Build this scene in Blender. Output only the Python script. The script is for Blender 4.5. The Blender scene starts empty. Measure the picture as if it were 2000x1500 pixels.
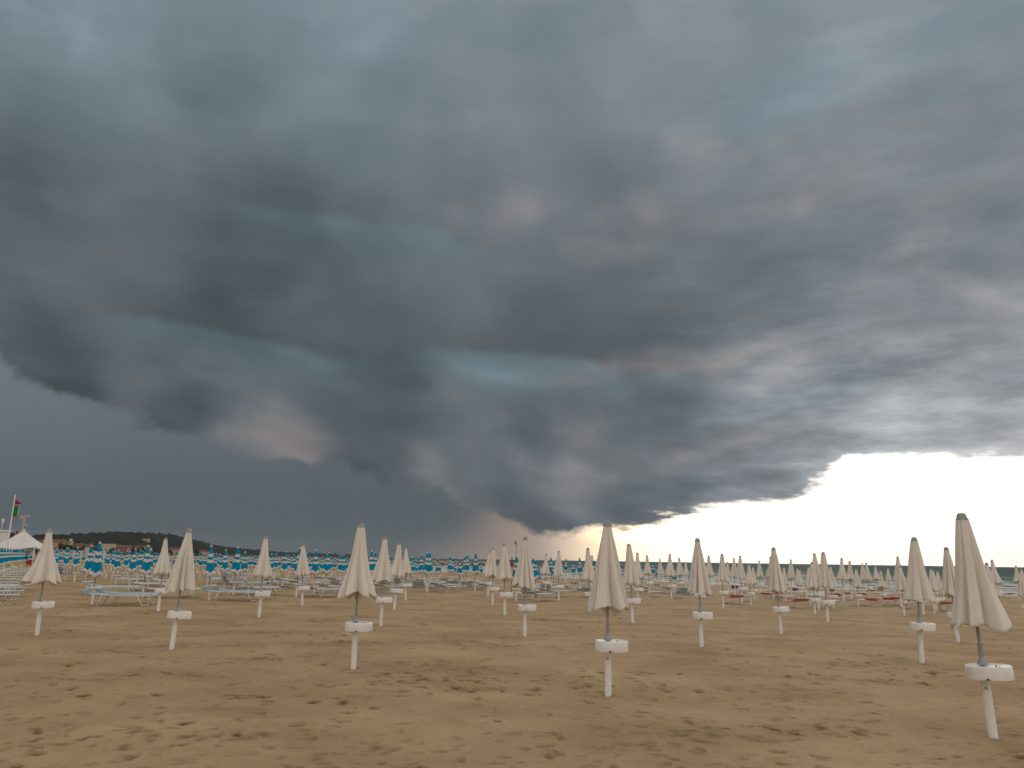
import bpy, bmesh, math, random
import numpy as np
from mathutils import Vector, Matrix

random.seed(7)
sc = bpy.context.scene
col = sc.collection
R = math.radians

# ------------------------------------------------------------------ camera
EYE = 1.62
FPX = 1570.0                      # focal length in pixels of the 2000 px wide photograph
PITCH = math.atan(342.5 / FPX)
ROLL = 0.0148
cam_d = bpy.data.cameras.new('camera')
cam = bpy.data.objects.new('camera', cam_d)
col.objects.link(cam)
cam_d.sensor_width = 36.0
cam_d.lens = 36.0 * FPX / 2000.0
cam_d.clip_start = 0.05
cam_d.clip_end = 40000.0
cam.matrix_world = (Matrix.Translation((0, 0, EYE)) @ Matrix.Rotation(math.pi / 2 + PITCH, 4, 'X')
                    @ Matrix.Rotation(ROLL, 4, 'Z'))
sc.camera = cam
CAM_ROT = cam.matrix_world.to_3x3().copy()

sc.view_settings.view_transform = 'Standard'
sc.view_settings.look = 'None'
sc.view_settings.gamma = 1.0
sc.view_settings.exposure = 0.0
sc.view_settings.use_curve_mapping = False


def ray(px, py):
    """direction through a pixel of the photograph"""
    return (CAM_ROT @ Vector(((px - 1000.0) / FPX, (750.0 - py) / FPX, -1.0))).normalized()


def azel(px, py):
    d = ray(px, py)
    return math.atan2(d.x, d.y), math.asin(d.z)


# ------------------------------------------------------------------ sun
SUN_AZ = R(17.0)
SUN_EL = R(19.0)
sun_d = bpy.data.lights.new('sun', 'SUN')
sun_d.energy = 0.7
sun_d.angle = R(24.0)
sun_d.color = (1.0, 0.90, 0.78)
sun = bpy.data.objects.new('sun', sun_d)
col.objects.link(sun)
sdir = Vector((math.sin(SUN_AZ) * math.cos(SUN_EL), math.cos(SUN_AZ) * math.cos(SUN_EL), math.sin(SUN_EL)))
sun.rotation_euler = sdir.to_track_quat('Z', 'Y').to_euler()
sun.location = (40, 60, 60)

# ------------------------------------------------------------------ world: Nishita sky under a storm cloud deck
world = bpy.data.worlds.new('World')
sc.world = world
world.use_nodes = True
WT = world.node_tree
WT.nodes.clear()


class S:
    """a scalar socket with arithmetic"""
    def __init__(self, sock):
        self.s = sock

    def __add__(a, b): return M('ADD', a, b)
    __radd__ = __add__
    def __sub__(a, b): return M('SUBTRACT', a, b)
    def __rsub__(a, b): return M('SUBTRACT', b, a)
    def __mul__(a, b): return M('MULTIPLY', a, b)
    __rmul__ = __mul__
    def __truediv__(a, b): return M('DIVIDE', a, b)
    def __rtruediv__(a, b): return M('DIVIDE', b, a)


def put(tree, inp, v):
    if isinstance(v, S):
        tree.links.new(v.s, inp)
    else:
        inp.default_value = v


def M(op, a, b=None, c=None, clamp=False):
    n = WT.nodes.new('ShaderNodeMath')
    n.operation = op
    n.use_clamp = clamp
    for i, v in enumerate((a, b, c)):
        if v is not None:
            put(WT, n.inputs[i], v)
    return S(n.outputs[0])


def step(x, lo, hi):
    n = WT.nodes.new('ShaderNodeMapRange')
    n.interpolation_type = 'SMOOTHSTEP'
    n.clamp = True
    put(WT, n.inputs['Value'], x)
    n.inputs['From Min'].default_value = lo
    n.inputs['From Max'].default_value = hi
    return S(n.outputs[0])


def lerp(a, b, t):
    return a + (b - a) * t if isinstance(b, S) or isinstance(a, S) else M('MULTIPLY_ADD', t, b - a, a)


def vec(x, y, z=0.0):
    n = WT.nodes.new('ShaderNodeCombineXYZ')
    for i, v in enumerate((x, y, z)):
        put(WT, n.inputs[i], v)
    return n.outputs[0]


def noise(v, scale, detail=4.0, rough=0.5, dist=0.0, colour=False, lac=2.0):
    n = WT.nodes.new('ShaderNodeTexNoise')
    n.inputs['Scale'].default_value = scale
    n.inputs['Detail'].default_value = detail
    n.inputs['Roughness'].default_value = rough
    n.inputs['Lacunarity'].default_value = lac
    n.inputs['Distortion'].default_value = dist
    WT.links.new(v, n.inputs['Vector'])
    if colour:
        sp = WT.nodes.new('ShaderNodeSeparateColor')
        WT.links.new(n.outputs['Color'], sp.inputs[0])
        return S(sp.outputs[0]), S(sp.outputs[1]), S(sp.outputs[2])
    return S(n.outputs['Fac'])


def curve(x, pts, lo, hi, vlo, vhi, interp='CARDINAL'):
    """smooth function of x through (x, value) points"""
    n = WT.nodes.new('ShaderNodeValToRGB')
    cr = n.color_ramp
    cr.interpolation = interp
    pts = sorted(pts)
    while len(cr.elements) < len(pts):
        cr.elements.new(0.5)
    for e, (px_, v) in zip(cr.elements, pts):
        e.position = (px_ - lo) / (hi - lo)
    for e, (px_, v) in zip(cr.elements, pts):
        g = (v - vlo) / (vhi - vlo)
        e.color = (g, g, g, 1)
    put(WT, n.inputs[0], (x - lo) * (1.0 / (hi - lo)))
    sp = WT.nodes.new('ShaderNodeSeparateColor')
    WT.links.new(n.outputs[0], sp.inputs[0])
    return S(sp.outputs[0]) * (vhi - vlo) + vlo

tc = WT.nodes.new('ShaderNodeTexCoord')
sep = WT.nodes.new('ShaderNodeSeparateXYZ')
WT.links.new(tc.outputs['Generated'], sep.inputs[0])
DX, DY, DZ = S(sep.outputs[0]), S(sep.outputs[1]), S(sep.outputs[2])
AZ = M('ARCTAN2', DX, DY)
EL = M('ARCSINE', M('MINIMUM', M('MAXIMUM', DZ, -0.999), 0.999))
inv = 1.0 / (M('MAXIMUM', DZ, 0.0) + 0.14)
QX, QY = DX * inv, DY * inv                    # position on the cloud base, seen in perspective
QU = QX * math.cos(0.1) - QY * math.sin(0.1)   # across and along the storm's own direction
QV = QX * math.sin(0.1) + QY * math.cos(0.1)
Q = vec(QU, QV * 0.6, 3.7)
AE = vec(AZ, EL * 1.6, 0.4)                    # direction itself, for shapes near the horizon

wa, wb, wc = noise(Q, 1.1, 3.0, 0.5, colour=True)
va, vb, vc = noise(AE, 8.0, 3.0, 0.5, colour=True)
low = step(EL, -0.02, 0.22)
AW = AZ + (wa - 0.5) * 0.16 * low + (va - 0.5) * 0.085
EW = EL + (wb - 0.5) * 0.12 * low + (vb - 0.5) * 0.06 * low


def voronoi(v, scale):
    n = WT.nodes.new('ShaderNodeTexVoronoi')
    n.voronoi_dimensions = '2D'
    n.feature = 'SMOOTH_F1'
    n.inputs['Scale'].default_value = scale
    n.inputs['Smoothness'].default_value = 0.6
    n.inputs['Detail'].default_value = 0.0
    WT.links.new(v, n.inputs['Vector'])
    return S(n.outputs['Distance'])


# lower edge of the cloud (the shelf and, to the right, the rim of the clear opening)
edge_px = [(0, 700), (80, 752), (200, 800), (330, 835), (470, 880), (570, 902), (630, 908), (680, 897), (760, 950),
           (860, 962), (940, 985), (1020, 1030), (1090, 1052), (1165, 1040), (1230, 1022), (1310, 1010), (1400, 992), (1490, 978), (1560, 962),
           (1610, 940), (1650, 906), (1760, 908), (2000, 905)]
ep = [azel(*p) for p in edge_px]
ep = [(-3.1, 0.02), (-1.9, 0.03), (-1.2, 0.30), (-0.8, 0.36)] + ep + [(0.8, 0.125), (1.1, 0.10), (1.6, 0.05), (3.1, 0.02)]
edge0 = curve(AZ + (va - 0.5) * 0.045, ep, -3.14, 3.14, 0.0, 0.5, 'LINEAR')
fine = noise(vec(AZ, EL * 1.4, 7.7), 17.0, 6.0, 0.62)
wisp = noise(vec(AZ * 0.8, EL * 3.2, 1.3), 10.0, 6.0, 0.64)
openness = step(AZ + (vc - 0.5) * 0.05, 0.03, 0.15)         # 0 behind the rain, 1 where the sky is clear
edge = edge0 + (fine - 0.5) * lerp(0.062, 0.022, openness) + (wisp - 0.5) * lerp(0.0, 0.085, openness)
rel = EL - edge
soft = lerp(0.010, 0.013, openness)
cloud = step(rel / soft, -0.6, 0.8)
above = M('MAXIMUM', rel, 0.0)

AEW = vec(AW, EW, 0.0)


def lobe(px, py, rx, ry, rot=0.0):
    """soft patch of cloud about a direction; radii in photograph pixels"""
    a0, e0 = azel(px, py)
    mp = WT.nodes.new('ShaderNodeMapping')
    mp.vector_type = 'TEXTURE'
    mp.inputs['Location'].default_value = (a0, e0, 0)
    mp.inputs['Rotation'].default_value = (0, 0, rot)
    mp.inputs['Scale'].default_value = (2.1 * rx / FPX, 2.1 * ry / FPX, 1)
    WT.links.new(AEW, mp.inputs[0])
    gr = WT.nodes.new('ShaderNodeTexGradient')
    gr.gradient_type = 'SPHERICAL'
    WT.links.new(mp.outputs[0], gr.inputs[0])
    return step(S(gr.outputs[1]), 0.0, 1.0)


# height of the cloud base and its slope towards the light in the opening
f1 = noise(vec(QU * 1.15, QV * 0.45, 3.7), 1.15, 4.0, 0.46)
f1b = noise(vec(QU * 1.15 + 0.13, QV * 0.45 + 0.05, 3.7), 1.15, 4.0, 0.46)
f2 = noise(vec(AZ + EL * 0.3, EL * 1.9, 5.1), 5.0, 4.0, 0.46)
f2b = noise(vec(AZ + EL * 0.3 + 0.018, EL * 1.9 - 0.026, 5.1), 5.0, 4.0, 0.46)
# hanging bulges along the shelf, drawn out down the slope of its edge
bu = AZ + EL * 0.55 + (va - 0.5) * 0.11
bv = EL * 0.9 - AZ * 0.10 + (vb - 0.5) * 0.09
v1 = voronoi(vec(bu, bv), 6.5)
v2 = voronoi(vec(bu + 0.026, bv - 0.024), 6.5)
shelf = M('POWER', 2.718, above * -7.5)
bulge = (v2 - v1) * (0.26 + shelf * 0.95 * step(AZ, 0.22, -0.02))
relief = (f1 - f1b) * 0.9 + (f2 - f2b) * 0.9

high = step(EL, 0.22, 0.72)
back = step(DY, 0.75, -0.5)
lum = 0.116 + high * 0.134 + back * 0.50 + step(EL, 0.60, 1.4) * 0.32
lum = lum + step(AW, -0.1, 0.62) * (0.018 + 0.03 * high)
# the deck thins and brightens towards the clear sky at the right
thin = step(AW + (f2 - 0.5) * 0.3 + (wisp - 0.5) * 0.25, 0.10, 0.62) * M('POWER', 2.718, above * -8.0)
lum = lum + thin * (0.26 + wisp * 0.50)
rim = step(AZ, 0.02, 0.25) * M('POWER', 2.718, above * -55.0)
lum = lum + rim * 0.10
lum = lum - shelf * step(AZ, 0.0, -0.2) * 0.006
lum = lum + lobe(1240, 880, 330, 150, 0.0) * 0.020
warm = step(AZ, -0.25, 0.15) * 0.22


def layer(pts, light, dark, wd, wu, x0, x1):
    """edge of a higher sheet: pale gap below it, shaded belly above it"""
    pp = [azel(*p) for p in pts]
    e = curve(AW, pp, -0.75, 0.75, 0.0, 0.6, 'EASE')
    r = EL - e - (f2 - 0.5) * 0.035 - (fine - 0.5) * 0.02
    st = step(r, -0.006, 0.010)
    msk = step(AW, azel(x0, 700)[0] - 0.05, azel(x0, 700)[0] + 0.06) * step(AW, azel(x1, 700)[0] + 0.05, azel(x1, 700)[0] - 0.06)
    up = M('POWER', 2.718, M('MAXIMUM', r, 0.0) * (-1.0 / wu)) * st
    dn = M('POWER', 2.718, M('MINIMUM', r, 0.0) * (1.0 / wd)) * (1.0 - st)
    return (dn * light - up * dark) * msk, dn * msk


la, ga = layer([(0, 590), (250, 618), (350, 632), (480, 655), (612, 682), (700, 700), (900, 740)], 0.030, 0.018, 0.040, 0.10, 230, 740)
lb, gb = layer([(600, 660), (800, 690), (985, 698), (1037, 704), (1125, 708), (1300, 735), (1500, 740)], 0.030, 0.016, 0.030, 0.07, 860, 1330)
lc, gc = layer([(300, 330), (500, 400), (700, 430), (860, 440), (950, 480), (1100, 560)], 0.018, 0.010, 0.05, 0.10, 420, 960)
lum = lum + la + lb + lc
warm = warm - (ga + gb) * 0.7 - gc * 0.4

LOBES = [  # px, py, rx, ry, rot, light, warmth
    (540, 815, 130, 52, -0.40, 0.028, 0.55),
    (420, 755, 120, 56, -0.45, 0.034, 0.50),
    (615, 850, 34, 48, 0.0, 0.026, 0.5),
    (1120, 955, 80, 30, -0.75, 0.092, 0.45),
    (1035, 930, 70, 24, -0.75, 0.066, 0.45),
    (830, 895, 55, 24, -0.9, 0.028, 0.45),
    (990, 722, 70, 24, -0.15, 0.024, -0.6),
    (985, 410, 60, 50, 0.5, 0.042, 0.60),
    (1200, 440, 70, 40, 0.3, 0.045, 0.60),
    (1370, 270, 50, 34, 0.0, 0.038, 0.42),
    (1570, 385, 80, 20, 0.1, 0.054, 0.48),
    (1820, 450, 60, 36, 0.6, 0.051, 0.42),
    (1680, 335, 50, 30, -0.3, 0.042, 0.36),
    (1880, 540, 60, 16, -0.3, 0.048, 0.42),
    (1330, 700, 250, 18, 0.08, 0.045, 0.54),
    (1650, 690, 230, 20, 0.25, 0.077, 0.48),
    (1180, 800, 130, 20, 0.2, 0.042, 0.54),
    (1420, 860, 170, 20, 0.28, 0.064, 0.48),
    (760, 40, 60, 44, 0.0, 0.034, -0.5),
    (60, 60, 160, 90, -0.4, 0.044, -0.3),
    (620, 130, 44, 50, 0.7, 0.020, 0.1),
    (1700, 115, 260, 44, 0.1, 0.030, -0.2),
    # dark bellies
    (240, 775, 130, 36, -0.42, -0.018, 0.1),
    (1040, 1010, 90, 26, -0.35, -0.022, -0.1),
    (800, 940, 60, 16, 0.0, -0.016, 0.0),
    (700, 470, 260, 110, -0.2, -0.016, 0.0),
    (1380, 770, 120, 40, 0.1, -0.026, -0.3),
    (1560, 810, 100, 28, 0.25, -0.035, -0.1),
    (1800, 690, 90, 22, 0.35, -0.045, -0.2),
    (1500, 930, 130, 22, 0.12, -0.050, 0.0),
    (300, 330, 260, 120, -0.2, -0.012, 0.0),
]
acc = None
for px, py, rx, ry, rot, lt, wm in LOBES:
    g = lobe(px, py, rx, ry, rot)
    n = WT.nodes.new('ShaderNodeVectorMath')
    n.operation = 'MULTIPLY_ADD'
    put(WT, n.inputs[0], g)
    n.inputs[1].default_value = (max(lt, 0.0), min(lt, 0.0), wm)
    if acc is None:
        n.inputs[2].default_value = (0, 0, 0)
    else:
        WT.links.new(acc, n.inputs[2])
    acc = n.outputs[0]
sl = WT.nodes.new('ShaderNodeSeparateXYZ')
WT.links.new(acc, sl.inputs[0])
torn = 0.45 + step(f2 + (fine - 0.5) * 0.4, 0.40, 0.62) * 0.95          # ragged lit patches
lum = lum + S(sl.outputs[0]) * torn + S(sl.outputs[1])
warm = warm + S(sl.outputs[2]) * torn * 0.8

calm = 1.0 - step(AW, 0.0, 0.3) * 0.45
contrast = 1.0 + relief * lerp(0.95, 0.5, high) * calm + bulge * 1.25 + (f1 - 0.5) * lerp(0.34, 0.42, high) * calm + (wisp - 0.5) * (1.0 - calm) * 0.6 + (f2 - 0.5) * 0.16 + (fine - 0.5) * 0.05
lum = lum * M('MAXIMUM', contrast, 0.70)
warm = warm + relief * 1.1 + bulge * 1.3 + (wc - 0.5) * 0.5
wpos = M('MAXIMUM', warm, 0.0, clamp=True)
wneg = M('MAXIMUM', warm * -1.0, 0.0, clamp=True)


def mixc(a, b, t):
    n = WT.nodes.new('ShaderNodeMix')
    n.data_type = 'RGBA'
    n.clamp_factor = True
    for sock, v in ((n.inputs[6], a), (n.inputs[7], b)):
        if isinstance(v, tuple):
            sock.default_value = (*v, 1)
        else:
            WT.links.new(v, sock)
    put(WT, n.inputs[0], t)
    return n.outputs[2]


def scalec(c, k):
    n = WT.nodes.new('ShaderNodeVectorMath')
    n.operation = 'SCALE'
    if isinstance(c, tuple):
        n.inputs[0].default_value = c
    else:
        WT.links.new(c, n.inputs[0])
    put(WT, n.inputs['Scale'], k)
    return n.outputs[0]


tint = mixc((0.82, 1.02, 1.17), (1.06, 0.99, 1.0), wpos)
tint = mixc(tint, (0.72, 1.06, 1.19), wneg)
tint = mixc(tint, (1.02, 1.0, 1.0), thin)
tint = mixc(tint, (1.06, 1.0, 0.92), M('MAXIMUM', back, step(EL, 0.75, 1.4)))
cloud_col = scalec(tint, lum)

# rain curtain under the shelf
shaft = noise(vec(AZ + EL * 0.15, EL * 0.10, 9.0), 16.0, 4.0, 0.6)
rain_l = 0.127 - step(EL, 0.17, 0.0) * 0.024 + (f2 - 0.5) * 0.02 + (shaft - 0.5) * 0.016 + step(AZ, -0.15, -0.62) * step(EL, 0.02, 0.2) * 0.050
rain_col = scalec((0.82, 1.03, 1.15), rain_l)
# clear evening sky, Nishita, under bright thin overcast
sky = WT.nodes.new('ShaderNodeTexSky')
sky.sky_type = 'NISHITA'
sky.sun_disc = False
sky.sun_elevation = SUN_EL
sky.sun_rotation = SUN_AZ
sky.air_density = 1.0
sky.dust_density = 1.5
sky.ozone_density = 1.0
clear = mixc(scalec(sky.outputs[0], 0.13), (1.75, 1.72, 1.70), 0.35 + step(AZ - EL * 0.5, 0.08, 0.22) * 0.5)
glow = step(AZ + (vc - 0.5) * 0.06 - EL * 1.2, -0.17, 0.03)            # rain lit from the clear side
peach = mixc((0.50, 0.355, 0.285), (1.0, 0.84, 0.68), step(AZ, 0.0, 0.14))
below = mixc(rain_col, peach, M('POWER', glow, 1.3))
below = mixc(below, clear, step(AZ + (vc - 0.5) * 0.05, 0.03, 0.21))
final = mixc(below, cloud_col, cloud)
bg = WT.nodes.new('ShaderNodeBackground')
WT.links.new(final, bg.inputs['Color'])
bg.inputs['Strength'].default_value = 1.0
wo = WT.nodes.new('ShaderNodeOutputWorld')
WT.links.new(bg.outputs[0], wo.inputs['Surface'])

world.cycles.sampling_method = 'MANUAL'
world.cycles.sample_map_resolution = 512
sc.cycles.use_adaptive_sampling = True
sc.cycles.adaptive_threshold = 0.015

# ------------------------------------------------------------------ helpers
MATS = {}


def pbsdf(name, base, rough=0.8, spec=0.3, metallic=0.0):
    m = bpy.data.materials.new(name)
    m.use_nodes = True
    b = m.node_tree.nodes['Principled BSDF']
    b.inputs['Base Color'].default_value = (*base, 1)
    b.inputs['Roughness'].default_value = rough
    b.inputs['Specular IOR Level'].default_value = spec
    b.inputs['Metallic'].default_value = metallic
    MATS[name] = m
    return m


def nd(m, t, **kw):
    n = m.node_tree.nodes.new(t)
    for k, v in kw.items():
        if k in n.inputs:
            n.inputs[k].default_value = v
        else:
            setattr(n, k, v)
    return n


def lk(m, a, b):
    m.node_tree.links.new(a, b)


def vary(m, base, dark, scale, detail=5, lo=0.35, hi=0.7, bump=0.0, bscale=40.0, stretch=(1, 1, 1)):
    """base colour mottled with a second colour by object-space noise, with optional fine relief"""
    b = m.node_tree.nodes['Principled BSDF']
    tcn = nd(m, 'ShaderNodeTexCoord')
    oi = nd(m, 'ShaderNodeObjectInfo')
    add = nd(m, 'ShaderNodeVectorMath', operation='MULTIPLY_ADD')
    cmb = nd(m, 'ShaderNodeCombineXYZ')
    lk(m, oi.outputs['Random'], cmb.inputs[0])
    lk(m, oi.outputs['Random'], cmb.inputs[1])
    lk(m, cmb.outputs[0], add.inputs[0])
    add.inputs[1].default_value = (37, 53, 0)
    mp = nd(m, 'ShaderNodeMapping')
    mp.inputs['Scale'].default_value = stretch
    lk(m, tcn.outputs['Object'], mp.inputs[0])
    lk(m, mp.outputs[0], add.inputs[2])
    n = nd(m, 'ShaderNodeTexNoise', Scale=scale, Detail=detail, Roughness=0.6)
    lk(m, add.outputs[0], n.inputs['Vector'])
    mr = nd(m, 'ShaderNodeMapRange', interpolation_type='SMOOTHSTEP')
    mr.inputs['From Min'].default_value = lo
    mr.inputs['From Max'].default_value = hi
    lk(m, n.outputs['Fac'], mr.inputs['Value'])
    mx = nd(m, 'ShaderNodeMix', data_type='RGBA')
    mx.inputs[6].default_value = (*base, 1)
    mx.inputs[7].default_value = (*dark, 1)
    lk(m, mr.outputs[0], mx.inputs[0])
    lk(m, mx.outputs[2], b.inputs['Base Color'])
    if bump:
        n2 = nd(m, 'ShaderNodeTexNoise', Scale=bscale, Detail=4.0)
        lk(m, add.outputs[0], n2.inputs['Vector'])
        bp = nd(m, 'ShaderNodeBump', Strength=bump, Distance=0.01)
        lk(m, n2.outputs['Fac'], bp.inputs['Height'])
        lk(m, bp.outputs[0], b.inputs['Normal'])
    return m


def mesh_np(name, verts, faces, mats, smooth=True, midx=None):
    """mesh from numpy vertices and quad faces"""
    me = bpy.data.meshes.new(name)
    verts = np.asarray(verts, dtype=np.float32)
    faces = np.asarray(faces, dtype=np.int32)
    k = faces.shape[1]
    me.vertices.add(len(verts))
    me.vertices.foreach_set('co', verts.ravel())
    me.loops.add(faces.size)
    me.loops.foreach_set('vertex_index', faces.ravel())
    me.polygons.add(len(faces))
    me.polygons.foreach_set('loop_start', np.arange(0, faces.size, k, dtype=np.int32))
    if smooth:
        me.polygons.foreach_set('use_smooth', np.ones(len(faces), dtype=bool))
    for m in mats:
        me.materials.append(m)
    if midx is not None:
        me.polygons.foreach_set('material_index', np.asarray(midx, dtype=np.int32))
    me.update(calc_edges=True)
    me.validate()
    return me


def grid_faces(nr, nc, wrap=False):
    i = np.arange(nr - 1)[:, None]
    j = np.arange(nc if wrap else nc - 1)[None, :]
    j2 = (j + 1) % nc
    return np.stack([i * nc + j + 0 * i, i * nc + j2, (i + 1) * nc + j2, (i + 1) * nc + j], axis=-1).reshape(-1, 4)


def link(name, data, parent=None, mat=None):
    o = bpy.data.objects.new(name, data)
    col.objects.link(o)
    if parent is not None:
        o.parent = parent
    return o


def tag(o, label=None, cat=None, group=None, kind=None):
    for k, v in (('label', label), ('category', cat), ('group', group), ('kind', kind)):
        if v:
            o[k] = v
    return o


_perm = np.random.RandomState(11).permutation(512).astype(np.int64)
_perm = np.concatenate([_perm, _perm, _perm])
_ga = np.random.RandomState(5).rand(512) * 2 * math.pi


def perlin(x, y, seed=0):
    xi = np.floor(x).astype(np.int64)
    yi = np.floor(y).astype(np.int64)
    xf, yf = x - xi, y - yi
    u = xf * xf * xf * (xf * (xf * 6 - 15) + 10)
    v = yf * yf * yf * (yf * (yf * 6 - 15) + 10)

    def g(ix, iy, fx, fy):
        h = _perm[(_perm[(ix + seed * 17) & 511] + iy) & 511]
        a = _ga[h]
        return np.cos(a) * fx + np.sin(a) * fy
    n00, n10 = g(xi, yi, xf, yf), g(xi + 1, yi, xf - 1, yf)
    n01, n11 = g(xi, yi + 1, xf, yf - 1), g(xi + 1, yi + 1, xf - 1, yf - 1)
    return (n00 * (1 - u) + n10 * u) * (1 - v) + (n01 * (1 - u) + n11 * u) * v


def fbm(x, y, octaves=4, seed=0, gain=0.5):
    t, a, f = 0.0, 1.0, 1.0
    for k in range(octaves):
        t = t + a * perlin(x * f, y * f, seed + k)
        a *= gain
        f *= 2.03
    return t


# ------------------------------------------------------------------ lie of the land
SHORE_Y = np.array([-4000, -200, 0, 86, 165, 386, 900, 2500, 8000.0])
SHORE_X = np.array([3000, 262, 115, 52, -6, -100, -260, -700, -2300.0])
SEA_Z = -1.4
PROF_S = np.array([-400, -60, -12, 0, 20, 46, 56, 66, 76, 86, 5000.0])
PROF_Z = np.array([-6, -3.0, -1.8, -1.36, -1.12, -0.72, -0.50, -0.30, -0.13, -0.0, 0.0])


def inland(x, y):
    """distance inland of the waterline"""
    xs = np.interp(y, SHORE_Y, SHORE_X)
    return (xs - x) * 0.80


def ground_z(x, y):
    return np.interp(inland(x, y), PROF_S, PROF_Z)


def gz(x, y):
    return float(ground_z(np.float64(x), np.float64(y)))


def on_ground(px, py):
    """the ground point seen at a pixel of the photograph"""
    d = ray(px, py)
    lo, hi = 2.0, 400.0
    for k in range(60):
        t = (lo + hi) / 2
        if EYE + d.z * t > gz(d.x * t, d.y * t):
            lo = t
        else:
            hi = t
    return Vector((d.x * lo, d.y * lo, gz(d.x * lo, d.y * lo)))


def foot_of(px, py, height, near=20.0, far=140.0):
    """the ground point whose tip, a given height above it, is seen at a pixel"""
    d = ray(px, py)
    h = math.hypot(d.x, d.y)
    best, bt = 1e9, 60.0
    for r in np.linspace(near, far, 900):
        x, y = d.x / h * r, d.y / h * r
        e = abs(EYE + d.z / h * r - gz(x, y) - height)
        if e < best:
            best, bt = e, r
    x, y = d.x / h * bt, d.y / h * bt
    return Vector((x, y, gz(x, y)))


def tip_at(base, px, py):
    """the point seen at a pixel, straight above (or beside) a foot at the foot's distance"""
    d = ray(px, py)
    n = Vector((base.x, base.y, 0)).normalized()
    t = n.dot(base) / n.dot(d)
    return Vector((0, 0, EYE)) + d * t


# ------------------------------------------------------------------ sand
m_sand = pbsdf('sand', (0.40, 0.27, 0.15), 0.95, 0.12)
b_ = m_sand.node_tree.nodes['Principled BSDF']
ge = nd(m_sand, 'ShaderNodeNewGeometry')
at = nd(m_sand, 'ShaderNodeAttribute', attribute_name='damp')
n1 = nd(m_sand, 'ShaderNodeTexNoise', Scale=0.45, Detail=6.0, Roughness=0.6)
n2 = nd(m_sand, 'ShaderNodeTexNoise', Scale=9.0, Detail=6.0, Roughness=0.65)
n3 = nd(m_sand, 'ShaderNodeTexNoise', Scale=160.0, Detail=3.0, Roughness=0.7)
for n_ in (n1, n2, n3):
    lk(m_sand, ge.outputs['Position'], n_.inputs['Vector'])
r1 = nd(m_sand, 'ShaderNodeMix', data_type='RGBA')
r1.inputs[6].default_value = (0.300, 0.203, 0.110, 1)
r1.inputs[7].default_value = (0.410, 0.282, 0.158, 1)
mr1 = nd(m_sand, 'ShaderNodeMapRange')
mr1.inputs['From Min'].default_value = 0.35
mr1.inputs['From Max'].default_value = 0.65
lk(m_sand, n1.outputs['Fac'], mr1.inputs[0])
lk(m_sand, mr1.outputs[0], r1.inputs[0])
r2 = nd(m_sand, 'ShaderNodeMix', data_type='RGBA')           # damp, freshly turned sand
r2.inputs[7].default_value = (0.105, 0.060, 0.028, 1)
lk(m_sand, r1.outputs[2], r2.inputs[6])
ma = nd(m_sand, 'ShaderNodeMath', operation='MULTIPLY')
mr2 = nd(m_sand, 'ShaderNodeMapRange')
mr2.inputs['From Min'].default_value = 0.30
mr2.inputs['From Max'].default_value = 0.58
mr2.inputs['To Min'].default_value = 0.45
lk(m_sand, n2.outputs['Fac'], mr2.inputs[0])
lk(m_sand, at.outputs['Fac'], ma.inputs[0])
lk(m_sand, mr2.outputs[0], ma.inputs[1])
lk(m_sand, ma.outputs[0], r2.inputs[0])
r3 = nd(m_sand, 'ShaderNodeMix', data_type='RGBA', blend_type='MULTIPLY')
r3.inputs[0].default_value = 1.0
mr3 = nd(m_sand, 'ShaderNodeMapRange')
mr3.inputs['From Min'].default_value = 0.3
mr3.inputs['From Max'].default_value = 0.7
mr3.inputs['To Min'].default_value = 0.80
mr3.inputs['To Max'].default_value = 1.18
lk(m_sand, n3.outputs['Fac'], mr3.inputs[0])
lk(m_sand, r2.outputs[2], r3.inputs[6])
lk(m_sand, mr3.outputs[0], r3.inputs[7])
lk(m_sand, r3.outputs[2], b_.inputs['Base Color'])
n4 = nd(m_sand, 'ShaderNodeTexNoise', Scale=26.0, Detail=5.0, Roughness=0.7)
lk(m_sand, ge.outputs['Position'], n4.inputs['Vector'])
mr4 = nd(m_sand, 'ShaderNodeMapRange')
mr4.inputs['From Min'].default_value = 0.60
mr4.inputs['From Max'].default_value = 0.72
mr4.inputs['To Min'].default_value = 1.0
mr4.inputs['To Max'].default_value = 0.62
lk(m_sand, n4.outputs['Fac'], mr4.inputs[0])
r4 = nd(m_sand, 'ShaderNodeMix', data_type='RGBA', blend_type='MULTIPLY')
r4.inputs[0].default_value = 1.0
lk(m_sand, r3.outputs[2], r4.inputs[6])
lk(m_sand, mr4.outputs[0], r4.inputs[7])
lk(m_sand, r4.outputs[2], b_.inputs['Base Color'])
bp1 = nd(m_sand, 'ShaderNodeBump', Strength=0.5, Distance=0.012)
lk(m_sand, n2.outputs['Fac'], bp1.inputs['Height'])
bp2 = nd(m_sand, 'ShaderNodeBump', Strength=0.6, Distance=0.002)
lk(m_sand, n3.outputs['Fac'], bp2.inputs['Height'])
lk(m_sand, bp1.outputs[0], bp2.inputs['Normal'])
lk(m_sand, bp2.outputs[0], b_.inputs['Normal'])

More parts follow.
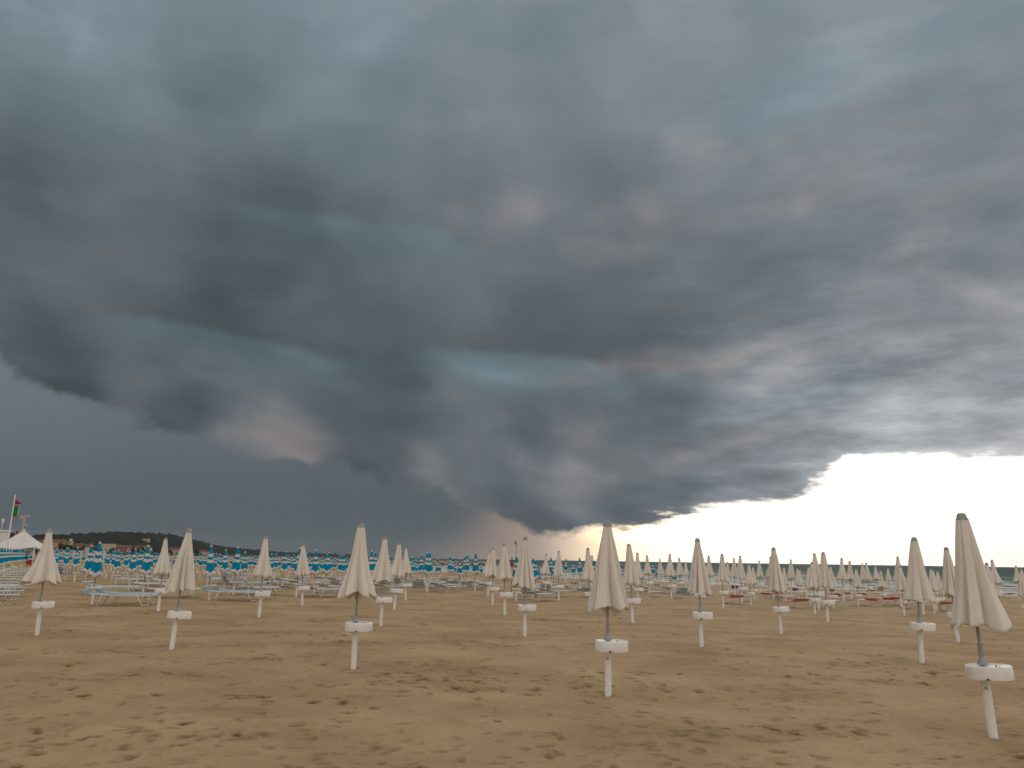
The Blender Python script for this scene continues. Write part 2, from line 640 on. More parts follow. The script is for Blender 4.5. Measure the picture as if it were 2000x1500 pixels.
th = np.concatenate([np.radians(np.linspace(-37, 37, 860)), np.radians(np.linspace(37, 323, 90)[1:-1])])
nth = len(th)
rr = np.concatenate([np.linspace(0.02, 5.2, 14)[:-1], FPX * EYE / np.arange(488.0, 36.0, -0.95), np.geomspace(72, 7500, 70)])
nr_ = len(rr)
TH, RR = np.meshgrid(th, rr)
GX, GY = RR * np.sin(TH), RR * np.cos(TH)
GZ = ground_z(GX, GY)
near_w = np.clip(1.6 - RR / 60.0, 0.0, 1.0)
lump = 0.045 * fbm(GX * 0.55, GY * 0.55, 3, 3) + 0.022 * fbm(GX * 2.3, GY * 2.3, 3, 9) + 0.009 * fbm(GX * 8.0, GY * 8.0, 3, 21)
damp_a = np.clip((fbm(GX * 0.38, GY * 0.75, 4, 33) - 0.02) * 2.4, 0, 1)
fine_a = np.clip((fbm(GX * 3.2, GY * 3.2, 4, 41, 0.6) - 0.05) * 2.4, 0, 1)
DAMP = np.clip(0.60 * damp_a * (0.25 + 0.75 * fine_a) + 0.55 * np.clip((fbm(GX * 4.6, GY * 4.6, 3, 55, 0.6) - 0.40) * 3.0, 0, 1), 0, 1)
H = lump * near_w
# footprints and scuffs: pits with a raised, crumbled rim
rng = np.random.RandomState(4)


def pit(x, y, a, b_ax, rot, depth, damp):
    if y < 9.5:
        depth, damp = depth * 0.6, damp * 0.6
    r0 = math.hypot(x, y)
    t0 = math.atan2(x, y)
    ext = 2.3 * max(a, b_ax)
    i0, i1 = np.searchsorted(rr, r0 - ext), np.searchsorted(rr, r0 + ext)
    j0, j1 = np.searchsorted(th[:860], t0 - ext / r0), np.searchsorted(th[:860], t0 + ext / r0)
    if i1 <= i0 or j1 <= j0:
        return
    X, Y = GX[i0:i1, j0:j1] - x, GY[i0:i1, j0:j1] - y
    c, s_ = math.cos(rot), math.sin(rot)
    u, v = (X * c + Y * s_) / a, (Y * c - X * s_) / b_ax
    jit = 0.35 * perlin(GX[i0:i1, j0:j1] * 14, GY[i0:i1, j0:j1] * 14, 77)
    q = np.sqrt(u * u + v * v) + jit
    dip = -depth * np.clip(1 - q, 0, 1) ** 0.7 + 0.5 * depth * np.exp(-((q - 1.25) / 0.3) ** 2)
    H[i0:i1, j0:j1] += dip
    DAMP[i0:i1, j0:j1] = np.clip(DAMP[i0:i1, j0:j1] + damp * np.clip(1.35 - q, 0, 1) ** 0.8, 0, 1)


for k in range(820):                                     # single prints
    r0 = FPX * EYE / rng.uniform(90, 470)
    t0 = R(rng.uniform(-36, 36))
    pit(r0 * math.sin(t0), r0 * math.cos(t0), rng.uniform(0.04, 0.11), rng.uniform(0.03, 0.07), rng.uniform(0, 6.3),
        rng.uniform(0.010, 0.030), rng.choice([0.3, 0.6, 0.9, 1.0]))
for k in range(26):                                      # tracks of somebody walking across
    x, y, a = rng.uniform(-14, 14), rng.uniform(6, 34), rng.uniform(0, 6.3)
    dk = rng.uniform(0.25, 0.8)
    for q_ in range(rng.randint(6, 16)):
        a += rng.normal(0, 0.12)
        x += 0.62 * math.cos(a)
        y += 0.62 * math.sin(a)
        if y > 5:
            sd = 0.11 * (1 if q_ % 2 else -1)
            pit(x - sd * math.sin(a), y + sd * math.cos(a), 0.13, 0.055, a, rng.uniform(0.010, 0.026), dk * (0.5 if y < 9 else 1.0))
for k in range(24):                                      # churned patches
    r0 = FPX * EYE / rng.uniform(90, 330)
    t0 = R(rng.uniform(-34, 34))
    cx, cy = r0 * math.sin(t0), r0 * math.cos(t0)
    dk = rng.uniform(0.4, 0.95)
    for q_ in range(rng.randint(5, 18)):
        pit(cx + rng.normal(0, 0.45), cy + rng.normal(0, 0.22), rng.uniform(0.04, 0.11), rng.uniform(0.03, 0.07), rng.uniform(0, 6.3),
            rng.uniform(0.010, 0.028), dk)
for px_, py_ in ((1188, 1360), (1940, 1440), (690, 1305), (335, 1268), (72, 1240), (1370, 1262), (1801, 1293), (1871, 1253), (1526, 1238), (1025, 1242), (744, 1221), (1236, 1218),
                 (506, 1204), (1617, 1215)):      # sand scooped and heaped round the nearer posts
    g_ = on_ground(px_, py_)
    pit(g_.x, g_.y, 0.085, 0.075, rng.uniform(0, 3), 0.020, 0.55)
    pit(g_.x + rng.uniform(-0.2, 0.2), g_.y - rng.uniform(0.05, 0.2), 0.07, 0.05, rng.uniform(0, 3), 0.012, 0.4)
GZ = GZ + H
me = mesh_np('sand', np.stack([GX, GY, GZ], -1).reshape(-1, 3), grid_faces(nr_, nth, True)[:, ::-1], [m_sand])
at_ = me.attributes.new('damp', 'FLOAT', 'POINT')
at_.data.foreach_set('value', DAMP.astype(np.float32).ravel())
tag(link('sand', me), kind='structure')

# ------------------------------------------------------------------ sea
m_sea = pbsdf('sea_water', (0.030, 0.060, 0.058), 0.35, 0.35)
b_ = m_sea.node_tree.nodes['Principled BSDF']
ge = nd(m_sea, 'ShaderNodeNewGeometry')
fo = nd(m_sea, 'ShaderNodeAttribute', attribute_name='shallow')
mp = nd(m_sea, 'ShaderNodeMapping')
mp.inputs['Rotation'].default_value = (0, 0, R(36))
mp.inputs['Scale'].default_value = (1.0, 0.22, 1.0)
lk(m_sea, ge.outputs['Position'], mp.inputs[0])
nf = nd(m_sea, 'ShaderNodeTexNoise', Scale=0.30, Detail=8.0, Roughness=0.72)
lk(m_sea, mp.outputs[0], nf.inputs['Vector'])
sm = nd(m_sea, 'ShaderNodeMath', operation='MULTIPLY_ADD')
lk(m_sea, fo.outputs['Fac'], sm.inputs[0])
sm.inputs[1].default_value = 0.34
lk(m_sea, nf.outputs['Fac'], sm.inputs[2])
fr = nd(m_sea, 'ShaderNodeMapRange', interpolation_type='SMOOTHSTEP')
fr.inputs['From Min'].default_value = 0.62
fr.inputs['From Max'].default_value = 0.80
lk(m_sea, sm.outputs[0], fr.inputs[0])
cs = nd(m_sea, 'ShaderNodeMix', data_type='RGBA')
cs.inputs[6].default_value = (0.040, 0.085, 0.080, 1)
cs.inputs[7].default_value = (0.185, 0.200, 0.180, 1)
lk(m_sea, fo.outputs['Fac'], cs.inputs[0])
cw = nd(m_sea, 'ShaderNodeMix', data_type='RGBA')
cw.inputs[7].default_value = (0.46, 0.46, 0.43, 1)
lk(m_sea, cs.outputs[2], cw.inputs[6])
lk(m_sea, fr.outputs[0], cw.inputs[0])
lk(m_sea, cw.outputs[2], b_.inputs['Base Color'])
bs = nd(m_sea, 'ShaderNodeBump', Strength=0.7, Distance=0.35)
lk(m_sea, nf.outputs['Fac'], bs.inputs['Height'])
lk(m_sea, bs.outputs[0], b_.inputs['Normal'])
b_.inputs['Roughness'].default_value = 0.85
b_.inputs['Specular IOR Level'].default_value = 0.02

sth = np.radians(np.concatenate([np.linspace(-24, 37, 420), np.linspace(37, 165, 60)[1:]]))
sr = np.concatenate([np.linspace(55, 330, 300), np.geomspace(332, 8500, 90)])
TH2, RR2 = np.meshgrid(sth, sr)
SX, SY = RR2 * np.sin(TH2), RR2 * np.cos(TH2)
off = -inland(SX, SY)
wamp = np.clip(off / 20, 0.15, 1) * np.clip(1.5 - RR2 / 500, 0.1, 1)
ph = off * 0.55 + 2.2 * fbm(SX * 0.03, SY * 0.03, 3, 61)
SZ = SEA_Z + wamp * (0.14 * np.sin(ph) ** 3 + 0.22 * fbm(SX * 0.16 + off * 0.05, SY * 0.16, 4, 63))
shallow = np.exp(-np.clip(off, 0, None) / 80.0) * (0.5 + 0.5 * np.clip(np.sin(ph) + 0.3, 0, 1)) + 0.22 * np.exp(-np.clip(off, 0, None) / 160.0)
me = mesh_np('sea', np.stack([SX, SY, SZ], -1).reshape(-1, 3), grid_faces(len(sr), len(sth))[:, ::-1], [m_sea])
a_ = me.attributes.new('shallow', 'FLOAT', 'POINT')
a_.data.foreach_set('value', shallow.astype(np.float32).ravel())
tag(link('sea', me), kind='structure')

# ------------------------------------------------------------------ wooded hill on the far shore
m_hill = pbsdf('hill_wood', (0.045, 0.055, 0.04), 1.0, 0.0)
b_ = m_hill.node_tree.nodes['Principled BSDF']
ge = nd(m_hill, 'ShaderNodeNewGeometry')
nh = nd(m_hill, 'ShaderNodeTexNoise', Scale=0.012, Detail=8.0, Roughness=0.7)
lk(m_hill, ge.outputs['Position'], nh.inputs['Vector'])
hr = nd(m_hill, 'ShaderNodeValToRGB')
hr.color_ramp.elements[0].position = 0.38
hr.color_ramp.elements[0].color = (0.012, 0.015, 0.013, 1)
hr.color_ramp.elements[1].position = 0.68
hr.color_ramp.elements[1].color = (0.044, 0.044, 0.034, 1)
lk(m_hill, nh.outputs['Fac'], hr.inputs[0])
lk(m_hill, hr.outputs[0], b_.inputs['Base Color'])
ridge_px = [(-320, 1052), (-200, 1045), (-80, 1040), (0, 1038), (60, 1045), (110, 1046), (160, 1043), (235, 1040), (300, 1043), (345, 1047), (375, 1054),
            (410, 1064), (450, 1071), (500, 1077), (560, 1081), (620, 1083.5), (700, 1086)]
ra = np.array([azel(*p)[0] for p in ridge_px])
re_ = np.array([azel(*p)[1] for p in ridge_px])
rdist = np.interp(ra, np.radians([-45, -33, -24, -19, -11]), [1500, 1500, 2300, 3300, 6500])
ha = np.linspace(ra[0], ra[-1], 520)
hd = np.interp(ha, ra, rdist)
hh = np.maximum(np.interp(ha, ra, re_), 0) * hd + EYE
prof_r = np.concatenate([np.linspace(0.72, 0.9, 14), np.linspace(0.91, 1.0, 20), np.linspace(1.02, 1.5, 12)])
prof_h = np.interp(prof_r, [0.72, 0.80, 0.90, 0.96, 1.0, 1.15, 1.5], [-0.05, 0.16, 0.52, 0.84, 1.0, 0.8, -0.1])
HX = np.sin(ha)[None, :] * hd[None, :] * prof_r[:, None]
HY = np.cos(ha)[None, :] * hd[None, :] * prof_r[:, None]
HZ = hh[None, :] * prof_h[:, None]
HZ = HZ + np.clip(prof_h, 0, 1)[:, None] * (hd[None, :] / 1500.0) * (3.2 * fbm(HX * 0.02, HY * 0.02, 3, 71) + 6.0 * np.abs(fbm(HX * 0.05, HY * 0.05, 3, 75)))
me = mesh_np('hill', np.stack([HX, HY, HZ], -1).reshape(-1, 3), grid_faces(len(prof_r), len(ha)), [m_hill])
tag(link('hill', me), kind='structure')

# ------------------------------------------------------------------ materials of the beach furniture
m_white = pbsdf('white_plastic', (0.74, 0.73, 0.70), 0.5, 0.4)
vary(m_white, (0.82, 0.80, 0.76), (0.68, 0.655, 0.61), 6.0, 6, 0.45, 0.8, 0.15, 60.0)
_mx = [n_ for n_ in m_white.node_tree.nodes if n_.type == 'MIX'][0]
_sp = nd(m_white, 'ShaderNodeTexNoise', Scale=38.0, Detail=6.0, Roughness=0.75)
_tc = [n_ for n_ in m_white.node_tree.nodes if n_.type == 'VECT_MATH'][0]
lk(m_white, _tc.outputs[0], _sp.inputs['Vector'])
_mr = nd(m_white, 'ShaderNodeMapRange')
_mr.inputs['From Min'].default_value = 0.60
_mr.inputs['From Max'].default_value = 0.74
_mr.inputs['To Max'].default_value = 0.55
lk(m_white, _sp.outputs['Fac'], _mr.inputs[0])
_m2 = nd(m_white, 'ShaderNodeMix', data_type='RGBA')
_m2.inputs[7].default_value = (0.36, 0.28, 0.20, 1)
lk(m_white, _mx.outputs[2], _m2.inputs[6])
lk(m_white, _mr.outputs[0], _m2.inputs[0])
lk(m_white, _m2.outputs[2], m_white.node_tree.nodes['Principled BSDF'].inputs['Base Color'])
m_grey = pbsdf('grey_metal', (0.30, 0.31, 0.32), 0.45, 0.5, 0.3)
m_cap = pbsdf('grey_plastic', (0.27, 0.265, 0.26), 0.6, 0.4)
m_ring = pbsdf('bright_metal', (0.55, 0.55, 0.54), 0.35, 0.5, 0.6)
m_dark = pbsdf('dark_hole', (0.05, 0.035, 0.03), 0.8, 0.2)
m_ink = pbsdf('black_ink', (0.06, 0.055, 0.05), 0.8, 0.2)
m_tan = pbsdf('brown_metal', (0.16, 0.12, 0.10), 0.5, 0.4)


def fabric(name, a, b, trans=0.22, scale=5.0):
    m = pbsdf(name, a, 0.9, 0.08)
    vary(m, a, b, scale, 5, 0.40, 0.75, 0.25, 90.0, (1, 1, 0.35))
    bs_ = m.node_tree.nodes['Principled BSDF']
    out = m.node_tree.nodes['Material Output']
    tr = nd(m, 'ShaderNodeBsdfTranslucent')
    tr.inputs['Color'].default_value = (*a, 1)
    mix = nd(m, 'ShaderNodeMixShader')
    mix.inputs[0].default_value = trans
    lk(m, bs_.outputs[0], mix.inputs[1])
    lk(m, tr.outputs[0], mix.inputs[2])
    lk(m, mix.outputs[0], out.inputs['Surface'])
    return m


m_cream = fabric('cream_canvas', (0.85, 0.785, 0.705), (0.77, 0.695, 0.61), 0.18)
m_blue = fabric('blue_canvas', (0.004, 0.255, 0.440), (0.004, 0.205, 0.360), 0.12)
m_strw = fabric('white_canvas', (0.72, 0.67, 0.58), (0.62, 0.57, 0.50), 0.15)
m_redc = fabric('red_canvas', (0.45, 0.02, 0.035), (0.36, 0.02, 0.03), 0.15)
m_sky = fabric('light_blue_canvas', (0.08, 0.33, 0.58), (0.07, 0.28, 0.50), 0.15)
m_bedb = fabric('pale_blue_mesh', (0.30, 0.47, 0.56), (0.25, 0.40, 0.50), 0.1)
m_bedg = fabric('grey_blue_mesh', (0.44, 0.49, 0.54), (0.36, 0.41, 0.47), 0.1)
m_bedr = fabric('red_mesh', (0.58, 0.15, 0.12), (0.50, 0.12, 0.10), 0.1)
m_bedw = fabric('white_mesh', (0.74, 0.73, 0.70), (0.64, 0.63, 0.61), 0.25)
m_alu = pbsdf('white_tube', (0.66, 0.68, 0.66), 0.45, 0.45)


def lathe(name, prof, mats, seg=24, centre=(0, 0), smooth=True, cap=True, flat_angle=None):
    """surface of revolution through (radius, z) points, closed at both ends"""
    n = len(prof)
    a = np.linspace(0, 2 * math.pi, seg, endpoint=False)
    pr = np.array(prof)
    V = np.stack([centre[0] + pr[:, 0][:, None] * np.cos(a), centre[1] + pr[:, 0][:, None] * np.sin(a), np.repeat(pr[:, 1][:, None], seg, 1)], -1).reshape(-1, 3)
    me = bpy.data.meshes.new(name)
    F = [tuple(f) for f in grid_faces(n, seg, True).tolist()]
    if cap:
        F.append(tuple(range(seg))[::-1])
        F.append(tuple((n - 1) * seg + k for k in range(seg)))
    me.from_pydata(V.tolist(), [], F)
    for m in mats:
        me.materials.append(m)
    if smooth:
        for p in me.polygons:
            p.use_smooth = len(p.vertices) == 4
        me.set_sharp_from_angle(angle=R(40))
    me.update()
    return me


def tubes(name, paths, mats, seg=8):
    """round bars along polylines of (x, y, z), each with its own radius, joined as one part"""
    V, F = [], []
    for pts, rad in paths:
        pts = [Vector(p) for p in pts]
        k0 = len(V)
        rads = rad if isinstance(rad, (list, tuple)) else [rad] * len(pts)
        up = None
        for i, p in enumerate(pts):
            t = (pts[min(i + 1, len(pts) - 1)] - pts[max(i - 1, 0)]).normalized()
            if up is None:
                up = Vector((0, 0, 1)) if abs(t.z) < 0.9 else Vector((1, 0, 0))
            a = t.cross(up).normalized()
            b = a.cross(t).normalized()
            up = b
            for k in range(seg):
                an = 2 * math.pi * k / seg
                V.append(p + (a * math.cos(an) + b * math.sin(an)) * rads[i])
        for i in range(len(pts) - 1):
            for k in range(seg):
                k2 = (k + 1) % seg
                F.append((k0 + i * seg + k, k0 + i * seg + k2, k0 + (i + 1) * seg + k2, k0 + (i + 1) * seg + k))
        F.append(tuple(k0 + k for k in range(seg))[::-1])
        F.append(tuple(k0 + (len(pts) - 1) * seg + k for k in range(seg)))
    me = bpy.data.meshes.new(name)
    me.from_pydata([tuple(v) for v in V], [], F)
    for m in mats:
        me.materials.append(m)
    for p in me.polygons:
        p.use_smooth = len(p.vertices) == 4
    me.update()
    return me


def slab(name, boxes, mats, bevel=0.0):
    """boxes (x0, x1, y0, y1, z0, z1) joined as one part"""
    bm = bmesh.new()
    for x0, x1, y0, y1, z0, z1 in boxes:
        r = bmesh.ops.create_cube(bm, size=1.0)
        for v in r['verts']:
            v.co = Vector(((x0 + x1) / 2 + v.co.x * (x1 - x0), (y0 + y1) / 2 + v.co.y * (y1 - y0), (z0 + z1) / 2 + v.co.z * (z1 - z0)))
    if bevel:
        bmesh.ops.bevel(bm, geom=bm.edges[:], offset=bevel, segments=2, affect='EDGES', profile=0.5)
    me = bpy.data.meshes.new(name)
    bm.to_mesh(me)
    bm.free()
    for m in mats:
        me.materials.append(m)
    return me


# ------------------------------------------------------------------ cream parasol, closed (2.10 m to the cap)
def cream_canopy(seed, left=1.0, right=1.0, seg=160, rows=34):
    """cloth gathered round the stem: overlapping flaps, each with one long side and one short folded-in side"""
    rs = np.random.RandomState(seed)
    nf = 7
    start = np.sort((np.arange(nf) + rs.uniform(-0.28, 0.28, nf)) / nf) * 2 * math.pi + rs.uniform(0, 6.28)
    ang, lo, kind = [], [], []
    for k in range(nf):
        w = ((start[(k + 1) % nf] - start[k]) % (2 * math.pi))
        pk = rs.choice([0.13, 0.2, 0.8, 0.87])             # the outer fold lies near one side
        ro = rs.uniform(0.98, 1.25)
        far_ = 0.62 if pk < 0.5 else 0.38
        for f, r_, h_ in ((0.0, rs.uniform(0.36, 0.68), rs.uniform(-1.2, 0.4)), (pk, ro, rs.uniform(0.3, 2.0)), (far_, ro * rs.uniform(0.86, 0.97), rs.uniform(-0.4, 0.6))):
            ang.append((start[k] + f * w) % (2 * math.pi))
            lo.append(r_)
            kind.append(h_)
    o_ = np.argsort(ang)
    ang, lo, kind = np.array(ang)[o_], np.array(lo)[o_], np.array(kind)[o_]
    a = np.linspace(0, 2 * math.pi, seg, endpoint=False)
    star = np.interp(a, np.concatenate([ang - 2 * math.pi, ang, ang + 2 * math.pi]), np.tile(lo, 3))
    hemk = np.interp(a, np.concatenate([ang - 2 * math.pi, ang, ang + 2 * math.pi]), np.tile(kind, 3))
    star = 0.15 * np.roll(star, 1) + 0.7 * star + 0.15 * np.roll(star, -1)
    pleat = np.sin(a * 17 + rs.uniform(0, 6)) * 0.5 + np.sin(a * 29 + rs.uniform(0, 6)) * 0.3
    tilt, ph_ = rs.uniform(0.01, 0.05), rs.uniform(0, 6.28)
    out = []
    for inner in (0, 1):
        for i in range(rows):
            t = i / (rows - 1)
            Rt = 0.050 + 0.156 * (0.86 * t + 0.14 * t * t) + 0.006 * math.sin(t * 6 + seed)
            k = min(1.0, 0.26 + 0.85 * t)
            tw = a + 0.25 * t * math.sin(seed * 1.7) + 0.05 * np.sin(3 * t + 2 * a + seed)
            r = Rt * (1 + k * (star - 0.88)) * (1 + 0.026 * (1 - 0.75 * t) * pleat)
            r = r * (1 + 0.04 * t * np.sin(2 * a + 5 * t + seed))
            sx = np.where(np.cos(tw) > 0, right, left)
            r = r * (1 + (sx - 1) * t ** 1.5 * np.abs(np.cos(tw)) ** 0.7) - 0.006 * inner
            hem = (-0.045 * hemk + tilt * np.sin(a + ph_) + 0.006 * pleat) * (t ** 6)
            z = 2.035 - 1.000 * t + hem
            out.append(np.stack([r * np.cos(tw), r * np.sin(tw), z], -1))
    V = np.array(out).reshape(-1, 3)
    F1 = grid_faces(rows, seg, True)[:, ::-1]
    F2 = grid_faces(rows, seg, True) + rows * seg
    j = np.arange(seg)
    j2 = (j + 1) % seg
    b0, b1 = (rows - 1) * seg, (2 * rows - 1) * seg
    F3 = np.stack([b0 + j, b1 + j, b1 + j2, b0 + j2], -1)
    return mesh_np('cream_canopy', V, np.concatenate([F1, F2, F3]), [m_cream])


CREAM = {}


def cream_mesh(seed, left=1.0, right=1.0, far=False):
    k = (seed, round(left, 2), round(right, 2), far)
    if k not in CREAM:
        CREAM[k] = cream_canopy(seed, left, right, 72 if far else 176, 14 if far else 40)
    return CREAM[k]


me_post = lathe('post', [(0.041, -0.25), (0.041, 0.02), (0.0405, 0.30), (0.040, 0.535)], [m_white], 20)
me_cap = lathe('cap', [(0.057, 2.030), (0.060, 2.036), (0.057, 2.044), (0.050, 2.050), (0.044, 2.080), (0.036, 2.094), (0.022, 2.100), (0.001, 2.100)], [m_cap], 20)
me_stem = lathe('stem', [(0.017, 0.60), (0.017, 1.98)], [m_grey], 12)
me_sleeve = lathe('sleeve', [(0.0225, 0.64), (0.0225, 0.842), (0.019, 0.846)], [m_grey], 14)
me_ringm = lathe('joint_ring', [(0.024, 0.846), (0.026, 0.850), (0.026, 0.864), (0.022, 0.868)], [m_ring], 14)
me_collar = lathe('collar', [(0.050, 0.652), (0.048, 0.672), (0.034, 0.690), (0.026, 0.715), (0.0235, 0.735)], [m_grey], 18)


def make_table():
    # round tray, deep rim, small notch in the lower rim where the post comes through
    seg = 56
    off = 0.045
    a = np.linspace(0, 2 * math.pi, seg, endpoint=False)
    prof = [(0.001, 0.640), (0.168, 0.640), (0.180, 0.648), (0.190, 0.651), (0.197, 0.646), (0.200, 0.634), (0.203, 0.535), (0.201, 0.528), (0.196, 0.528), (0.192, 0.540),
            (0.190, 0.615), (0.001, 0.615)]
    V = []
    for r_, z_ in prof:
        for an in a:
            zz = z_
            if r_ > 0.19 and z_ < 0.55:
                dd = abs((an - 4.62 + math.pi) % (2 * math.pi) - math.pi)
                zz = z_ + 0.022 * max(0.0, 1 - (dd / 0.13) ** 2)
            V.append((off + r_ * math.cos(an), r_ * math.sin(an), zz))
    F = grid_faces(len(prof), seg, True)[:, ::-1]
    me_ = mesh_np('table', V, F, [m_white])
    me_.set_sharp_from_angle(angle=R(50))
    return me_


me_table = make_table()
me_hole = lathe('cup_hole', [(0.016, 0.6405), (0.016, 0.643), (0.001, 0.643)], [m_dark], 12, (-0.085, -0.105))
me_clip = slab('clip', [(0.10, 0.118, -0.115, -0.100, 0.639, 0.662), (0.132, 0.142, -0.100, -0.088, 0.639, 0.656)], [m_grey], 0.002)
me_notch = slab('notch', [(0.018, 0.036, -0.190, -0.186, 0.530, 0.553)], [m_dark])


def empty(name, loc):
    o = bpy.data.objects.new(name, None)
    o.empty_display_size = 0.2
    col.objects.link(o)
    o.location = loc
    return o


def pose(o, base, tip, full, spin=0.0):
    """stand a thing that is FULL metres tall on BASE with its tip at TIP"""
    d = tip - base
    o.location = base
    o.rotation_mode = 'QUATERNION'
    o.rotation_quaternion = d.to_track_quat('Z', 'Y') @ Matrix.Rotation(0, 3, 'Z').to_quaternion()
    # keep the local x axis level and to the right of the line of sight
    z = d.normalized()
    y = Vector((base.x, base.y, 0)).normalized()
    x = y.cross(z).normalized()
    y = z.cross(x)
    m = Matrix((x, y, z)).transposed() @ Matrix.Rotation(spin, 3, 'Z')
    o.rotation_quaternion = m.to_quaternion()
    s_ = d.length / full
    o.scale = (s_, s_, s_)


ORD = ['first', 'second', 'third', 'fourth', 'fifth', 'sixth', 'seventh', 'eighth', 'ninth', 'tenth', 'eleventh', 'twelfth', 'thirteenth',
       'fourteenth', 'fifteenth', 'sixteenth', 'seventeenth', 'eighteenth', 'nineteenth']
TENS = {2: 'twent', 3: 'thirt', 4: 'fort', 5: 'fift', 6: 'sixt', 7: 'sevent', 8: 'eight', 9: 'ninet'}


def ordinal(n):
    if n < 20:
        return ORD[n - 1]
    hd_ = ''
    if n >= 100:
        if n == 100:
            return 'hundredth'
        hd_, n = 'hundred and ', n - 100
        if n < 20:
            return hd_ + ORD[n - 1]
    t, u = divmod(n, 10)
    return hd_ + (TENS[t] + 'ieth' if u == 0 else TENS[t] + 'y ' + ORD[u - 1])


def number_on_post(text, parent, z=0.425, size=0.052, mid=0.0):
    cu = bpy.data.curves.new('number', 'FONT')
    cu.body = text
    cu.size = size
    cu.align_x = 'CENTER'
    tmp = bpy.data.objects.new('number', cu)
    col.objects.link(tmp)
    dg = bpy.context.evaluated_depsgraph_get()
    me_ = bpy.data.meshes.new_from_object(tmp.evaluated_get(dg))
    bpy.data.objects.remove(tmp)
    bm = bmesh.new()
    bm.from_mesh(me_)
    bmesh.ops.subdivide_edges(bm, edges=bm.edges[:], cuts=2)
    for v in bm.verts:
        an = v.co.x * 0.72 / 0.0412 + mid
        v.co = Vector((0.0416 * math.sin(an), -0.0416 * math.cos(an), z + v.co.y))
    bm.to_mesh(me_)
    bm.free()
    me_.materials.clear()
    me_.materials.append(m_ink)
    me_.name = 'number'
    return tag(link('number', me_, parent), 'handwritten dark number on the white post')


